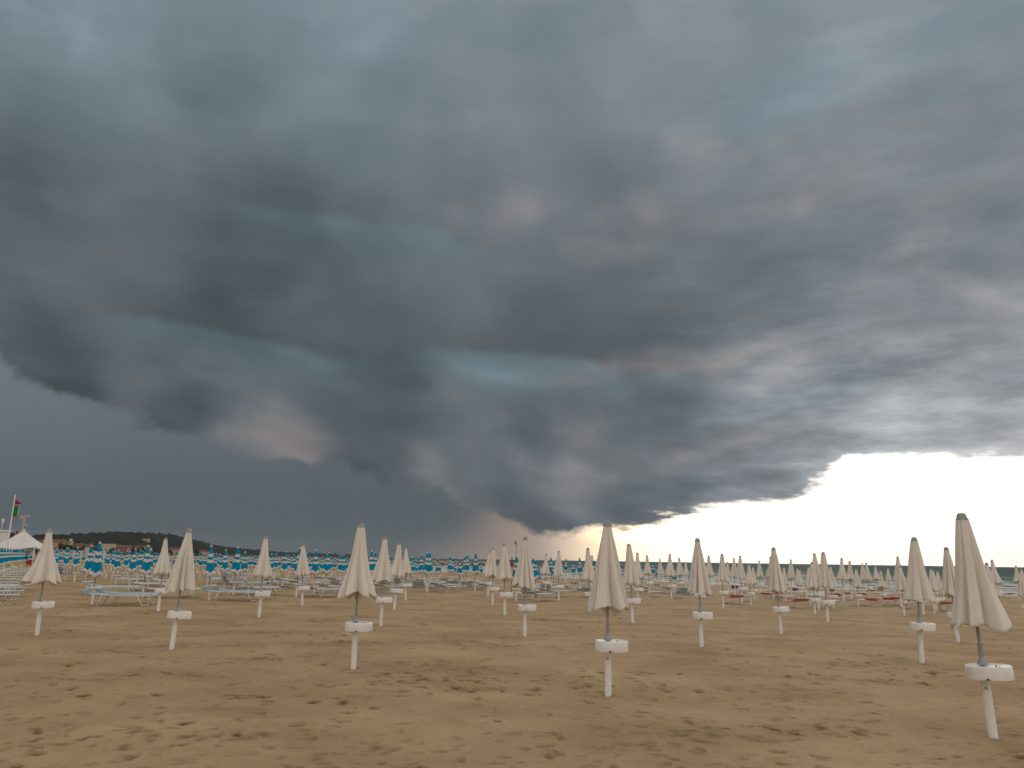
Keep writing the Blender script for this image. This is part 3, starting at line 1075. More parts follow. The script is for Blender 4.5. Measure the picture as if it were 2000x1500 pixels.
# x, y of the foot and of the cap in the photograph; flare left / right; seed; table turn
CR = [
    (72, 1240, 97, 1033, 1.55, 1.30, 3, 0.0), (335, 1268, 370, 1032, 1.15, 1.10, 5, -0.1), (690, 1305, 706, 1022, 1.12, 1.25, 8, -0.1),
    (1188, 1360, 1186, 1017, 0.98, 1.02, 12, 0.0), (1940, 1440, 1877, 1002, 0.95, 1.15, 14, 0.0), (506, 1204, 519, 1048, 1.05, 1.0, 21, -0.1),
    (309, 1194, 324, 1050, 1.15, 1.0, 22, -0.1), (590, 1183, 592, 1062, 1.1, 1.1, 5, -0.1), (744, 1221, 752, 1048, 1.2, 0.95, 3, 0.0),
    (770, 1191, 780, 1060, 1.25, 0.95, 21, 0.0), (792, 1172, 793, 1069, 1.1, 1.0, 22, 0.0), (953, 1164, 957, 1076, 1.5, 1.0, 5, 0.3),
    (962, 1181.6, 963, 1070, 1.2, 0.95, 8, 0.0), (986, 1201, 985, 1061, 1.15, 1.0, 12, 0.0), (1025, 1242, 1026, 1048, 1.15, 1.0, 23, 0.0),
    (1065, 1160, 1067, 1082, 1.25, 0.9, 3, 0.1), (1091, 1173, 1091, 1075.5, 1.15, 0.9, 5, 0.0), (1152, 1196, 1148, 1070, 1.15, 1.0, 21, 0.4),
    (1158, 1164, 1156, 1085, 1.0, 1.0, 8, 0.2), (1236, 1218, 1228, 1062, 1.1, 1.05, 14, 0.0), (1246, 1180, 1244.8, 1079, 1.1, 1.0, 22, 0.1),
    (1268.4, 1159.6, 1263.4, 1084, 1.1, 1.0, 8, 0.0), (1292, 1152, 1288.4, 1091, 1.1, 1.0, 5, 0.2), (1311.4, 1169, 1308, 1081.4, 1.15, 0.95, 3, 0.0),
    (1329, 1158, 1326.4, 1089, 1.15, 1.0, 12, 0.0), (1341, 1150, 1338.8, 1096.4, 1.1, 1.0, 14, 0.0), (1370, 1262, 1362, 1051, 1.05, 1.05, 24, 0.0),
    (1387, 1163, 1384, 1084.6, 1.1, 1.0, 21, 0.1), (1412.6, 1187, 1410, 1081.6, 1.1, 1.1, 14, 0.1), (1423, 1153.6, 1420.8, 1097, 1.0, 1.0, 8, 0.0),
    (1435.4, 1161.6, 1433.2, 1090, 1.2, 1.0, 5, 0.1), (1449.4, 1176, 1445.2, 1085, 1.15, 1.0, 24, 0.1), (0, 0, 1462.8, 1100.6, 1.1, 1.1, 3, 0.0),
    (0, 0, 1470.6, 1106.8, 1.0, 1.0, 8, 0.0), (1484.8, 1158.8, 1482.8, 1094.6, 1.1, 1.0, 12, 0.0), (0, 0, 1499, 1109, 1.0, 1.0, 5, 0.0),
    (1511.6, 1168.8, 1504.4, 1087, 1.1, 1.0, 3, 0.1), (1526, 1238, 1510.4, 1069, 1.0, 1.05, 25, 0.0), (0, 0, 1530.8, 1107, 1.0, 1.0, 8, 0.0),
    (1546, 1164.8, 1544.6, 1092.4, 1.15, 1.0, 5, 0.2), (0, 0, 1557, 1109.6, 1.0, 1.0, 14, 0.0), (0, 0, 1562, 1112.4, 1.0, 1.15, 3, 0.0),
    (0, 0, 1579, 1106, 1.2, 1.0, 12, 0.0), (0, 0, 1585.6, 1097.6, 1.1, 1.0, 8, 0.0), (1599.6, 1191, 1590.4, 1080.6, 1.1, 1.05, 12, 0.3),
    (1617, 1215, 1607.4, 1078, 1.0, 1.0, 14, 0.0), (0, 0, 1621.8, 1105, 1.0, 1.2, 5, 0.0), (1648, 1174, 1643.6, 1089.6, 1.1, 1.05, 3, 0.1),
    (1663.4, 1169.6, 1659.4, 1095, 1.1, 1.1, 8, 0.1), (0, 0, 1671.6, 1110, 1.0, 1.0, 12, 0.0), (1688, 1162, 1684, 1100, 1.1, 1.0, 5, 0.0),
    (1699, 1166.8, 1691.4, 1098.6, 1.1, 1.1, 14, 0.0), (1714.4, 1158, 1709.6, 1104.4, 1.2, 1.1, 3, 0.0), (0, 0, 1719.4, 1113.4, 1.0, 1.1, 8, 0.0),
    (1737, 1160.4, 1734, 1109, 1.1, 1.1, 5, 0.0), (1760.6, 1184.8, 1753, 1086.8, 1.1, 1.05, 24, 0.0), (0, 0, 1758, 1105, 1.0, 1.1, 12, 0.0),
    (1801, 1293, 1785, 1049, 0.95, 1.2, 26, 0.0), (0, 0, 1817.7, 1110.6, 1.0, 1.1, 8, 0.0), (0, 0, 1822, 1112.8, 1.0, 1.1, 5, 0.0),
    (0, 0, 1830.6, 1114, 1.0, 1.1, 3, 0.0), (1871, 1253.6, 1847.6, 1068.6, 1.0, 1.1, 25, 0.1), (0, 0, 1925.7, 1091, 1.0, 1.1, 12, 0.0),
    (1951.6, 1183.7, 1937, 1093, 1.0, 1.15, 21, 0.1), (1992, 1169, 1984, 1104.5, 1.1, 1.1, 8, 0.0), (0, 0, 1994, 1109.5, 1.0, 1.1, 5, 0.0),
    # hidden tips
    (1366.5, 1197, 1360, 1075, 0.8, 0.8, 3, 0.0), (1804, 1201, 1795, 1079, 0.8, 0.8, 5, 0.0),
]
SPECIAL = {
    (72, 1240): 'widely flared cream parasol before the tent, leftmost of all cream parasols',
    (335, 1268): 'tilted closed cream parasol with white tray, standing before two pale blue sunbeds',
    (690, 1305): 'large closed cream parasol on white post, nearest one left of centre',
    (1188, 1360): 'large upright closed cream parasol standing against the edge of the white sky',
    (1940, 1440): 'nearest and tallest cream parasol, leaning post numbered sixteen, beside the right edge',
    (1801, 1293): 'closed cream parasol flared to the right, next but one from the nearest parasol',
    (1871, 1253.6): 'closed cream parasol half hidden behind the nearest leaning parasol',
    (1370, 1262): 'closed cream parasol alone in mid sand under the white sky, right of centre',
    (1366.5, 1197): 'cream parasol almost wholly hidden, its post seen beside a nearer parasol stem',
    (1804, 1201): 'cream parasol hidden behind a nearer one, only its white post foot showing',
}
cream_order = {i: k + 1 for k, i in enumerate(sorted(range(len(CR) - 2), key=lambda i: CR[i][2]))}
CREAM_FEET = []
for i, (bx, by, tx, ty, fl, fr_, seed, turn) in enumerate(CR):
    if bx:
        base = on_ground(bx, by)
        tip = tip_at(base, tx, ty)
    else:
        base = foot_of(tx, ty, 2.06, 30, 75)
        tip = base + Vector((0, 0, 2.06))
    dist = base.length
    far = dist > 24
    o = empty('cream_parasol', base)
    pose(o, base, tip, 2.10)
    CREAM_FEET.append((base, dist, bool(bx)))
    link('post', me_post, o)
    tb = link('table', me_table, o)
    tb.rotation_euler = (0, 0, turn)
    if dist < 22:
        link('cup_hole', me_hole, tb)
        link('notch', me_notch, tb)
        link('clip', me_clip, tb)
        link('sleeve', me_sleeve, o)
        link('joint_ring', me_ringm, o)
    link('collar', me_collar, o)
    link('stem', me_stem, o)
    cn = link('canopy', cream_mesh(seed, fl, fr_, far), o)
    link('cap', me_cap, o)
    if (bx, by) in SPECIAL:
        lab = SPECIAL[(bx, by)]
    else:
        size = 'mid-sized' if dist < 24 else 'small far-off'
        lab = f'{size} closed cream parasol, {ordinal(cream_order[i])} cream parasol cap from the left'
    tag(o, lab, 'parasol', 'closed cream parasols')
    if (bx, by) == (1940, 1440):
        number_on_post('16', o, mid=-0.1)
    if (bx, by) == (1188, 1360):
        number_on_post('20', o, mid=-0.3)

# ------------------------------------------------------------------ blue and white striped parasol, closed (2.05 m)
BLUE_H = 2.05


def blue_canopy(seed, far=False, mats=None):
    rs = np.random.RandomState(seed)
    seg = 48 if not far else 32
    a = np.linspace(0, 2 * math.pi, seg, endpoint=False)
    nf = 4
    ph_ = -0.75 * math.pi + rs.uniform(-0.2, 0.2)
    w = np.abs(np.cos((a - ph_) * nf / 2.0))                    # 1 on a rib, 0 in the crease between
    # height of the bands (top to hem) and which cloth they are
    bands = [(1.985, 0), (1.72, 0), (1.72, 1), (1.605, 1), (1.605, 0), (1.50, 0), (1.50, 1), (1.38, 1), (1.38, 0), (1.07, 0), (1.07, 1), (0.94, 1)]
    rows, mi = [], []
    for z_, m_ in bands:
        rows.append(z_)
        mi.append(m_)
    V, M_ = [], []
    out_rows = []
    for k in range(len(rows) - 1):
        if rows[k] == rows[k + 1]:
            continue
        n = 3 if abs(rows[k] - rows[k + 1]) < 0.2 else 5
        for q_ in range(n):
            out_rows.append((rows[k] + (rows[k + 1] - rows[k]) * q_ / n, mi[k]))
    out_rows.append((rows[-1], 1))
    for z_, m_ in out_rows:
        t = (1.985 - z_) / (1.985 - 0.94)
        Rt = 0.044 + 0.142 * min(t, 0.88) ** 0.95 + 0.040 * max(0.0, t - 0.84) / 0.16
        r = Rt * (1 + (0.12 + 0.33 * t) * (w - 0.55)) * (1 + 0.08 * t * np.sin(a * 5 + seed))
        z = z_ - (0.055 * t + 0.003) * (1 - w) + 0.020 * t * w - 0.16 * max(0.0, t - 0.70) * (1 - w)
        V.append(np.stack([r * np.cos(a), r * np.sin(a), z], -1))
    nrow = len(out_rows)
    V = np.array(V).reshape(-1, 3)
    V2 = V.copy()
    rad_ = np.hypot(V2[:, 0], V2[:, 1])
    V2[:, :2] *= ((rad_ - 0.008) / rad_)[:, None]
    F1 = grid_faces(nrow, seg, True)[:, ::-1]
    F2 = grid_faces(nrow, seg, True) + len(V)
    j = np.arange(seg)
    j2 = (j + 1) % seg
    b0 = (nrow - 1) * seg
    F3 = np.stack([b0 + j, b0 + len(V) + j, b0 + len(V) + j2, b0 + j2], -1)
    mrow = np.repeat([m_ for _, m_ in out_rows[:-1]], seg)
    midx = np.concatenate([mrow, mrow, np.ones(seg, int)])
    return mesh_np('striped_canopy', np.concatenate([V, V2]), np.concatenate([F1, F2, F3]), mats or [m_blue, m_strw], True, midx)


blue_near = [blue_canopy(s_) for s_ in (1, 2, 3, 4, 5, 6)]
blue_far = [blue_canopy(s_, True) for s_ in (11, 12, 13, 14, 15)]
me_bpost = lathe('post', [(0.042, -0.2), (0.042, 0.52)], [m_white], 14)
me_bdisc = lathe('table', [(0.215, 0.515), (0.220, 0.520), (0.220, 0.540), (0.214, 0.545)], [m_white], 28, (0.03, 0))
me_bstem = lathe('stem', [(0.015, 0.5), (0.015, 1.95)], [m_tan], 8)
me_bcap = lathe('cap', [(0.043, 1.978), (0.042, 2.00), (0.032, 2.035), (0.014, 2.05), (0.001, 2.05)], [m_strw], 12)


def blue_parasol(base, tip, near, seed):
    o = empty('striped_parasol', base)
    pose(o, base, tip, BLUE_H, random.uniform(-0.35, 0.35))
    link('post', me_bpost, o)
    link('table', me_bdisc, o)
    link('stem', me_bstem, o)
    link('canopy', (blue_near if near else blue_far)[seed % (6 if near else 5)], o)
    link('cap', me_bcap, o)
    return o


BL = [  # foot (0, 0 where hidden) and tip
    (179.7, 1179.7, 195.7, 1058), (168, 1161, 179, 1064), (278.4, 1166.4, 290, 1064.5), (289, 1144.5, 296, 1073), (250.7, 1153, 264.9, 1070.4),
    (266, 1128.5, 271.8, 1079.5), (225.6, 1142, 231.7, 1073.6), (242, 1134, 249.6, 1074.7), (0, 0, 209, 1077), (0, 0, 219.4, 1080), (0, 0, 239, 1079),
    (0, 0, 307, 1080), (0, 0, 130, 1070), (0, 0, 140.5, 1076), (0, 0, 149, 1076.5), (0, 0, 165, 1076), (0, 0, 111, 1077), (0, 0, 117, 1077.5),
    (408.4, 1171, 412.8, 1064.4), (437.8, 1150, 441.4, 1073), (456, 1161, 465.6, 1067.6), (473.6, 1146.8, 479.6, 1076.8), (404.8, 1141, 418, 1080),
    (412.8, 1138.8, 422.8, 1080.2), (0, 0, 428.8, 1081.5), (0, 0, 431, 1082), (0, 0, 388.8, 1080.8), (0, 0, 381, 1081), (0, 0, 401, 1083), (0, 0, 452.8, 1083),
    (0, 0, 470, 1081.6), (0, 0, 490, 1083), (0, 0, 497, 1084), (527, 1142.4, 530.8, 1080), (0, 0, 537.5, 1082.4), (550.8, 1149.2, 559.2, 1076),
    (0, 0, 563, 1084), (0, 0, 566.8, 1085), (0, 0, 548, 1085.5), (0, 0, 575.6, 1085.5), (578.4, 1166, 586, 1069.2), (0, 0, 600, 1080), (0, 0, 605.6, 1086),
    (613.2, 1158.8, 617.6, 1073.6), (634.8, 1152, 642.8, 1077.6), (0, 0, 638.8, 1082.4), (0, 0, 648, 1086.5), (0, 0, 625.6, 1089), (0, 0, 655, 1089),
    (662.8, 1143.6, 665.2, 1082.8), (667.6, 1148, 671.6, 1082), (0, 0, 679.5, 1088.6), (720, 1157, 726.4, 1074.8), (731, 1152, 734, 1076.8), (0, 0, 761.6, 1085.6),
    (0, 0, 804.4, 1086.4), (820.4, 1146.4, 824, 1082.8), (832.4, 1151.6, 835, 1078.4), (834, 1156.4, 839.8, 1077.2), (830, 1143.6, 821, 1087), (0, 0, 812, 1093),
    (0, 0, 854.8, 1091.6), (0, 0, 859.6, 1096), (0, 0, 844, 1096), (877, 1140.8, 879.4, 1085.6), (881.6, 1140, 883.8, 1088.4), (0, 0, 889.4, 1095),
    (0, 0, 898.8, 1090.4), (904.8, 1145.6, 908.8, 1084.8), (909, 1147, 913.6, 1082.4), (927.6, 1152.8, 929.4, 1079.6), (0, 0, 933, 1097), (0, 0, 940.4, 1097),
    (0, 0, 1009, 1084.8), (0, 0, 1041.6, 1089), (0, 0, 1046, 1093), (1076, 1149.6, 1076, 1087.6), (0, 0, 1081.6, 1095.6), (0, 0, 1060, 1102),
    (1104.8, 1138, 1105.6, 1090.4), (1121, 1142, 1119.6, 1095.6), (1133.6, 1148, 1132, 1088.8), (0, 0, 1136.4, 1102), (0, 0, 1159, 1093.6), (0, 0, 1215, 1102),
    (1229.6, 1154.4, 1237, 1095), (0, 0, 1253, 1104.5), (1275.6, 1144.8, 1274.6, 1096.4), (1281.6, 1144.8, 1281.6, 1104.8), (0, 0, 1316, 1105), (0, 0, 1348, 1105.2),
]
blue_order = {i: k + 1 for k, i in enumerate(sorted(range(len(BL)), key=lambda i: BL[i][2]))}
FEET = []
BLUE = []
for i, (bx, by, tx, ty) in enumerate(BL):
    if bx:
        base = on_ground(bx, by)
        tip = tip_at(base, tx, ty)
        if abs((tip - base).x) > 0.35:
            tip.x = base.x + 0.2
    else:
        base = foot_of(tx, ty, BLUE_H, 36, 110)
        tip = base + Vector((0, 0, BLUE_H))
    o = blue_parasol(base, tip, base.length < 48, i)
    FEET.append(base)
    BLUE.append((o, base, i, bool(bx)))
    tag(o, f'striped blue parasol, {ordinal(blue_order[i])} from left among those nearer than rearmost rows', 'parasol', 'striped parasols in view')

# the long row at the far left, seen end on
for k in range(12):
    f = k / 11.0
    px = -8 + 60 * f
    d = ray(px, 1085)
    h = math.hypot(d.x, d.y)
    r_ = 50 + 42 * f
    base = Vector((d.x / h * r_, d.y / h * r_, 0))
    base.z = gz(base.x, base.y)
    o = blue_parasol(base, base + Vector((0, 0, 1.90)), False, k)
    FEET.append(base)
    tag(o, f'striped parasol in the row below the tent, {ordinal(k + 1)} along the row away from the viewer', 'parasol', 'striped parasols below the tent')

# crowded rear rows behind them
SEAW = Vector((0.80, 0.60, 0))
ALONG = Vector((-0.60, 0.80, 0))
n_rear = 0
for a_i in range(-4, 60):
    for s_i in range(-8, 12):
        p = Vector((-20, 47, 0)) + ALONG * (a_i * 3.4) + SEAW * (s_i * 3.6)
        p += Vector((random.uniform(-0.25, 0.25), random.uniform(-0.25, 0.25), 0))
        an = math.degrees(math.atan2(p.x, p.y))
        if not (-31.5 < an < -4.5) or not (47 < p.length < 135) or float(inland(p.x, p.y)) < 28:
            continue
        if min((p - Vector((f_.x, f_.y, 0))).length for f_ in FEET) < 2.4 or n_rear >= 150:
            continue
        p.z = gz(p.x, p.y)
        FEET.append(p.copy())
        o = blue_parasol(p, p + Vector((random.uniform(-0.04, 0.04), 0, BLUE_H * random.uniform(0.92, 1.0))), False, n_rear)
        tag(o, 'closed striped parasol half hidden in the crowded rearmost rows toward the hill', 'parasol', 'striped parasols in the rearmost rows')
        n_rear += 1

def at_dist(px, r_):
    d = ray(px, 1090)
    h = math.hypot(d.x, d.y)
    p = Vector((d.x / h * r_, d.y / h * r_, 0))
    p.z = gz(p.x, p.y)
    return p


# ------------------------------------------------------------------ sunbeds (length along local x, head at -x)
def make_bed(fab, raised=False, shade=True, name='sunbed'):
    L, W, Z = 0.95, 0.31, 0.33
    parts = {}
    br = 0.30
    if raised:
        hx, hz = -L + 0.14, Z + 0.42
    else:
        hx, hz = -L, Z + 0.035
    rails = []
    for s_ in (-1, 1):
        rails.append(([(hx, s_ * W, hz), (-br, s_ * W, Z), (L - 0.05, s_ * W, Z), (L, s_ * (W - 0.04), Z)], 0.016))
    rails.append(([(L, -W + 0.04, Z), (L, W - 0.04, Z)], 0.016))
    rails.append(([(hx, -W, hz), (hx, W, hz)], 0.016))
    rails.append(([(-br, -W, Z - 0.02), (-br, W, Z - 0.02)], 0.013))
    parts['frame'] = tubes('bed_frame', rails, [m_alu], 6)
    # legs: two hoops with a bar along the ground
    for k, (x0, x1) in enumerate(((-0.50, -0.66), (0.55, 0.72))):
        parts['leg' + str(k)] = tubes('bed_leg', [([(x0, -W, Z), (x1, -W - 0.01, 0.015), (x1, W + 0.01, 0.015), (x0, W, Z)], 0.015)], [m_alu], 6)

    def cloth(x0, z0, x1, z1, sag, nm):
        n = 9
        V, F = [], []
        for lay in (0, 1):
            for i in range(n):
                t = i / (n - 1)
                for y_ in (-W + 0.01, -W * 0.4, W * 0.4, W - 0.01):
                    dz = -sag * math.sin(math.pi * t) * (1 - (y_ / W) ** 2)
                    V.append((x0 + (x1 - x0) * t, y_, z0 + (z1 - z0) * t + dz + 0.012 - 0.012 * lay))
        a_ = grid_faces(n, 4)
        F = a_.tolist() + (a_[:, ::-1] + n * 4).tolist()
        rim = [i * 4 for i in range(n)] + [(n - 1) * 4 + 1, (n - 1) * 4 + 2] + [i * 4 + 3 for i in range(n - 1, -1, -1)] + [2, 1]
        for a0, b0 in zip(rim, rim[1:] + rim[:1]):
            F.append((b0, a0, a0 + n * 4, b0 + n * 4))
        return mesh_np(nm, V, F, [fab])
    parts['seat_cloth'] = cloth(-br + 0.02, Z + 0.005, L - 0.02, Z + 0.005, 0.03, 'seat_cloth')
    parts['back_cloth'] = cloth(hx + 0.02, hz, -br - 0.01, Z + 0.005, 0.02, 'back_cloth')
    if shade:
        parts['sunshade'] = tubes('sunshade', [([(hx + 0.03, -W - 0.02, hz), (hx - 0.22, -W - 0.02, hz + 0.10), (hx - 0.22, W + 0.02, hz + 0.10), (hx + 0.03, W + 0.02, hz)], 0.012),
                                               ([(hx - 0.03, -W, hz + 0.03), (hx - 0.03, W, hz + 0.03)], 0.02), ([(hx - 0.10, -W, hz + 0.055), (hx - 0.10, W, hz + 0.055)], 0.02),
                                               ([(hx - 0.17, -W, hz + 0.083), (hx - 0.17, W, hz + 0.083)], 0.02)], [fab], 6)
    return parts


BED_KIND = {k: make_bed(f, r, s_) for k, (f, r, s_) in {
    'blue': (m_bedb, False, True), 'grey': (m_bedg, False, True), 'grey_up': (m_bedg, True, False), 'red': (m_bedr, False, True), 'white': (m_bedw, False, False),
    'white_up': (m_bedw, True, False)}.items()}


def bed(kind, loc, ang, label, group, dz=0.0, legs=True):
    o = empty('sunbed', (loc.x, loc.y, loc.z + dz))
    o.rotation_euler = (0, 0, ang)
    for k, me_ in BED_KIND[kind].items():
        if k.startswith('leg') and not legs:
            continue
        link('leg' if k.startswith('leg') else k, me_, o)
    tag(o, label, 'sunbed', group)
    return o


SEA_ANG = math.atan2(SEAW.y, SEAW.x)
COLW = {'blue': 'pale blue', 'grey': 'grey blue', 'grey_up': 'grey raised', 'red': 'red', 'white': 'white', 'white_up': 'white raised'}
taken = []


def pair(base, what, kinds, group, ang0, fwd=1.05, sides=(-1, 1)):
    ax = Vector((math.cos(ang0), math.sin(ang0), 0))
    sd = Vector((-ax.y, ax.x, 0))
    spots = []
    for s_ in sides:
        p = base + ax * (fwd + random.uniform(-0.15, 0.15)) + sd * s_ * (0.62 + random.uniform(0, 0.12))
        if any((Vector((p.x, p.y)) - q_).length < 0.72 for q_ in taken):
            continue
        taken.append(Vector((p.x, p.y)))
        p.z = gz(p.x, p.y)
        spots.append(p)
    spots.sort(key=lambda p: p.length)
    for k, p in enumerate(spots):
        kd = random.choice(kinds)
        which = 'only' if len(spots) == 1 else ('nearer' if k == 0 else 'farther')
        lead = f'{which} {COLW[kd]} sunbed of two' if len(spots) == 2 else f'single {COLW[kd]} sunbed'
        bed(kd, p, ang0 + random.uniform(-0.06, 0.06), f'{lead} beside the {what}', group)


front = {0, 2, 4, 18, 20}
for o, base, i, has in sorted(BLUE, key=lambda b: b[1].length):
    if base.length > 82:
        continue
    if has or base.length < 70:
        px = BL[i][2]
        if base.length < 34:
            if i in (2, 4):
                continue
            ang, kinds = R(random.uniform(2, 14)), ['blue']
        elif px < 500:
            ang, kinds = SEA_ANG - 0.25, ['grey', 'grey', 'blue', 'grey_up']
        else:
            ang, kinds = SEA_ANG + 0.35, ['grey', 'blue', 'grey', 'white']
        pair(base, f'{ordinal(blue_order[i])} striped parasol from left', kinds, 'sunbeds by the striped parasols', ang)
for i, (base, dist, has) in enumerate(CREAM_FEET[:-2]):
    if dist > 41 and CR[i][2] > 1040:
        kinds = ['red', 'white', 'white'] if CR[i][2] > 1380 else ['white', 'grey', 'blue']
        pair(base, f'{ordinal(cream_order[i])} cream cap from left', kinds, 'sunbeds by the far cream parasols', SEA_ANG + random.choice([0.0, 0.15, 0.9]), 1.3, random.choice([(-1,), (1,), (-1, 1)]))
# row of beds cut by the left edge of the photograph
for k, (px, py) in enumerate(((50, 1152), (41, 1158), (32, 1165), (24, 1173), (14, 1183))):
    g = on_ground(px, py)
    ang = R(8)
    c = g - Vector((math.cos(ang), math.sin(ang), 0)) * 0.75
    c.z = gz(c.x, c.y)
    bed('blue' if k < 3 else 'grey', c, ang, f'pale sunbed entering from the left edge, {ordinal(k + 1)} of the row counted toward the viewer', 'sunbeds at the left edge')
for k in range(11):
    f = k / 10.0
    d = ray(2 + 48 * f, 1100)
    h = math.hypot(d.x, d.y)
    r_ = 38 + 46 * f
    c = Vector((d.x / h * r_ - 0.2, d.y / h * r_, 0))
    c.z = gz(c.x, c.y)
    bed(random.choice(['grey', 'grey_up', 'white']), c, R(10), f'sunbed before the striped row under the tent, {ordinal(k + 1)} of its row away from the viewer', 'sunbeds before the tent row')
# beds stacked on one another
for px, py, nm in ((478, 1152, 'the tilted cream parasol'), (786, 1147, 'the three overlapping cream parasols'), (150, 1134, 'the leftmost cream parasol')):
    g = on_ground(px, py)
    for k in range(5):
        pos = ['lowest', 'second lowest', 'middle', 'second highest', 'topmost'][k]
        bed('grey', g + Vector((random.uniform(-0.05, 0.05), random.uniform(-0.03, 0.03), 0)), R(random.uniform(2, 8)),
            f'{pos} sunbed of the stack of five behind {nm}', 'stacked sunbeds', dz=0.115 * k, legs=(k == 0))

# ------------------------------------------------------------------ small odd things among the beds
def bag(px, py, colr, label, w=0.5, h=0.34, dpt=0.3):
    m_ = pbsdf('bag_cloth', colr, 0.8, 0.2)
    g = on_ground(px, py)
    o = empty('beach_bag', g)
    bm = bmesh.new()
    bmesh.ops.create_uvsphere(bm, u_segments=16, v_segments=10, radius=1.0)
    rs = random.Random(px)
    for v in bm.verts:
        k = 1 + 0.12 * math.sin(v.co.x * 5 + px) * math.cos(v.co.y * 4)
        sx = lambda c: math.copysign(abs(c) ** 0.6, c)
        v.co = Vector((sx(v.co.x) * w / 2 * k, sx(v.co.y) * dpt / 2 * k, h / 2 + sx(v.co.z) * h / 2 * (k if v.co.z > 0 else 1)))
    me_ = bpy.data.meshes.new('bag_body')
    bm.to_mesh(me_)
    bm.free()
    me_.materials.append(m_)
    for p in me_.polygons:
        p.use_smooth = True
    link('body', me_, o)
    link('handle', tubes('handle', [([(-w * 0.2, 0, h * 0.95), (-w * 0.16, 0, h * 1.25), (0, 0, h * 1.35), (w * 0.16, 0, h * 1.25), (w * 0.2, 0, h * 0.95)], 0.014)], [m_], 6), o)
    tag(o, label, 'bag', 'bags left under the sunbeds')


bag(1436, 1149.5, (0.015, 0.014, 0.016), 'black soft bag on the sand between far cream parasol posts', 0.75)
bag(1553, 1154.5, (0.28, 0.02, 0.04), 'dark red bag lying under the far red sunbeds', 0.7, 0.28)
bag(1625, 1156, (0.035, 0.045, 0.17), 'navy blue bag standing beside the far sunbeds', 0.45, 0.5)
bag(1829, 1157, (0.03, 0.03, 0.10), 'small dark blue bag showing between two cream parasols', 0.35, 0.35)
bag(525, 1140, (0.04, 0.06, 0.16), 'blue bag on the sand behind a left cream parasol', 0.6, 0.3)
bag(1086, 1148, (0.42, 0.22, 0.20), 'pinkish bag beside the white posts near the centre', 0.4, 0.35)
bag(775, 1140, (0.03, 0.026, 0.022), 'dark bag at the end of the stacked sunbeds', 0.5, 0.4)


def chair(px, py, colr, label, ang):
    m_ = pbsdf('chair_plastic', colr, 0.5, 0.4)
    g = on_ground(px, py)
    o = empty('plastic_chair', g)
    o.rotation_euler = (0, 0, ang)
    link('seat', slab('seat', [(-0.25, 0.25, -0.25, 0.25, 0.40, 0.44)], [m_], 0.012), o)
    link('backrest', slab('backrest', [(-0.25, 0.25, 0.23, 0.27, 0.46, 0.92)], [m_], 0.015), o)
    for sx in (-1, 1):
        for sy in (-1, 1):
            link('leg', tubes('leg', [([(sx * 0.22, sy * 0.22, 0.41), (sx * 0.25, sy * 0.25, 0.0)], 0.02)], [m_], 6), o)
        link('armrest', tubes('armrest', [([(sx * 0.27, 0.24, 0.66), (sx * 0.28, -0.18, 0.64), (sx * 0.27, -0.22, 0.42)], 0.022)], [m_], 6), o)
    tag(o, label, 'chair', 'plastic chairs by the tent')


chair(53, 1112, (0.45, 0.02, 0.03), 'red plastic chair beyond the leftmost cream parasol', 0.2)
chair(59, 1110, (0.40, 0.02, 0.03), 'second red plastic chair, partly hidden by the leftmost cream parasol', -0.3)
chair(20, 1117, (0.55, 0.40, 0.03), 'yellow plastic chair among the sunbeds below the tent', 0.5)
chair(26, 1116, (0.60, 0.42, 0.03), 'brighter yellow plastic chair right of the other yellow one', -0.2)

# red and light blue closed parasols, red flag, notice board near the water
def plain_parasol(tx, ty, hgt, mat_, label, d_lo=50, d_hi=90):
    base = at_dist(tx, d_lo)
    tip = tip_at(base, tx, ty)
    o = empty('plain_parasol', base)
    pose(o, base, tip, BLUE_H)
    o.scale = (o.scale[0] * hgt, o.scale[1] * hgt, o.scale[2])
    link('post', me_bpost, o)
    link('stem', me_bstem, o)
    link('canopy', blue_canopy(31, True, [mat_, mat_]), o)
    tag(o, label, 'parasol')


plain_parasol(1000, 1086, 0.6, m_redc, 'slim closed red parasol between cream parasols left of centre', 72)
plain_parasol(1052, 1103, 1.0, m_sky, 'closed light blue parasol without stripes beside the centre cream parasol', 60)


def flag_mesh(name, w, h, mats, drop=0.0, bands=None, taper=0.0, seed=0):
    n, k = 12, 8
    V, mi = [], []
    for lay in (0, 1):
        for i in range(n):
            t = i / (n - 1)
            for j in range(k):
                v = j / (k - 1)
                hh_ = h * (1 - taper * t)
                V.append((w * t * (1 - 0.15 * drop), 0.05 * math.sin(t * 7 + v * 2 + seed) * t + 0.004 * lay, -hh_ * v - drop * t * h * 0.8))
    a_ = grid_faces(n, k)
    F = np.concatenate([a_, a_[:, ::-1] + n * k])
    if bands:
        q_ = np.array([min(len(mats) - 1, int((f // k) / (n - 1.0) * len(mats))) for f in a_[:, 0]])
        mi = np.concatenate([q_, q_])
    else:
        mi = None
    return mesh_np(name, V, F, mats, True, mi)


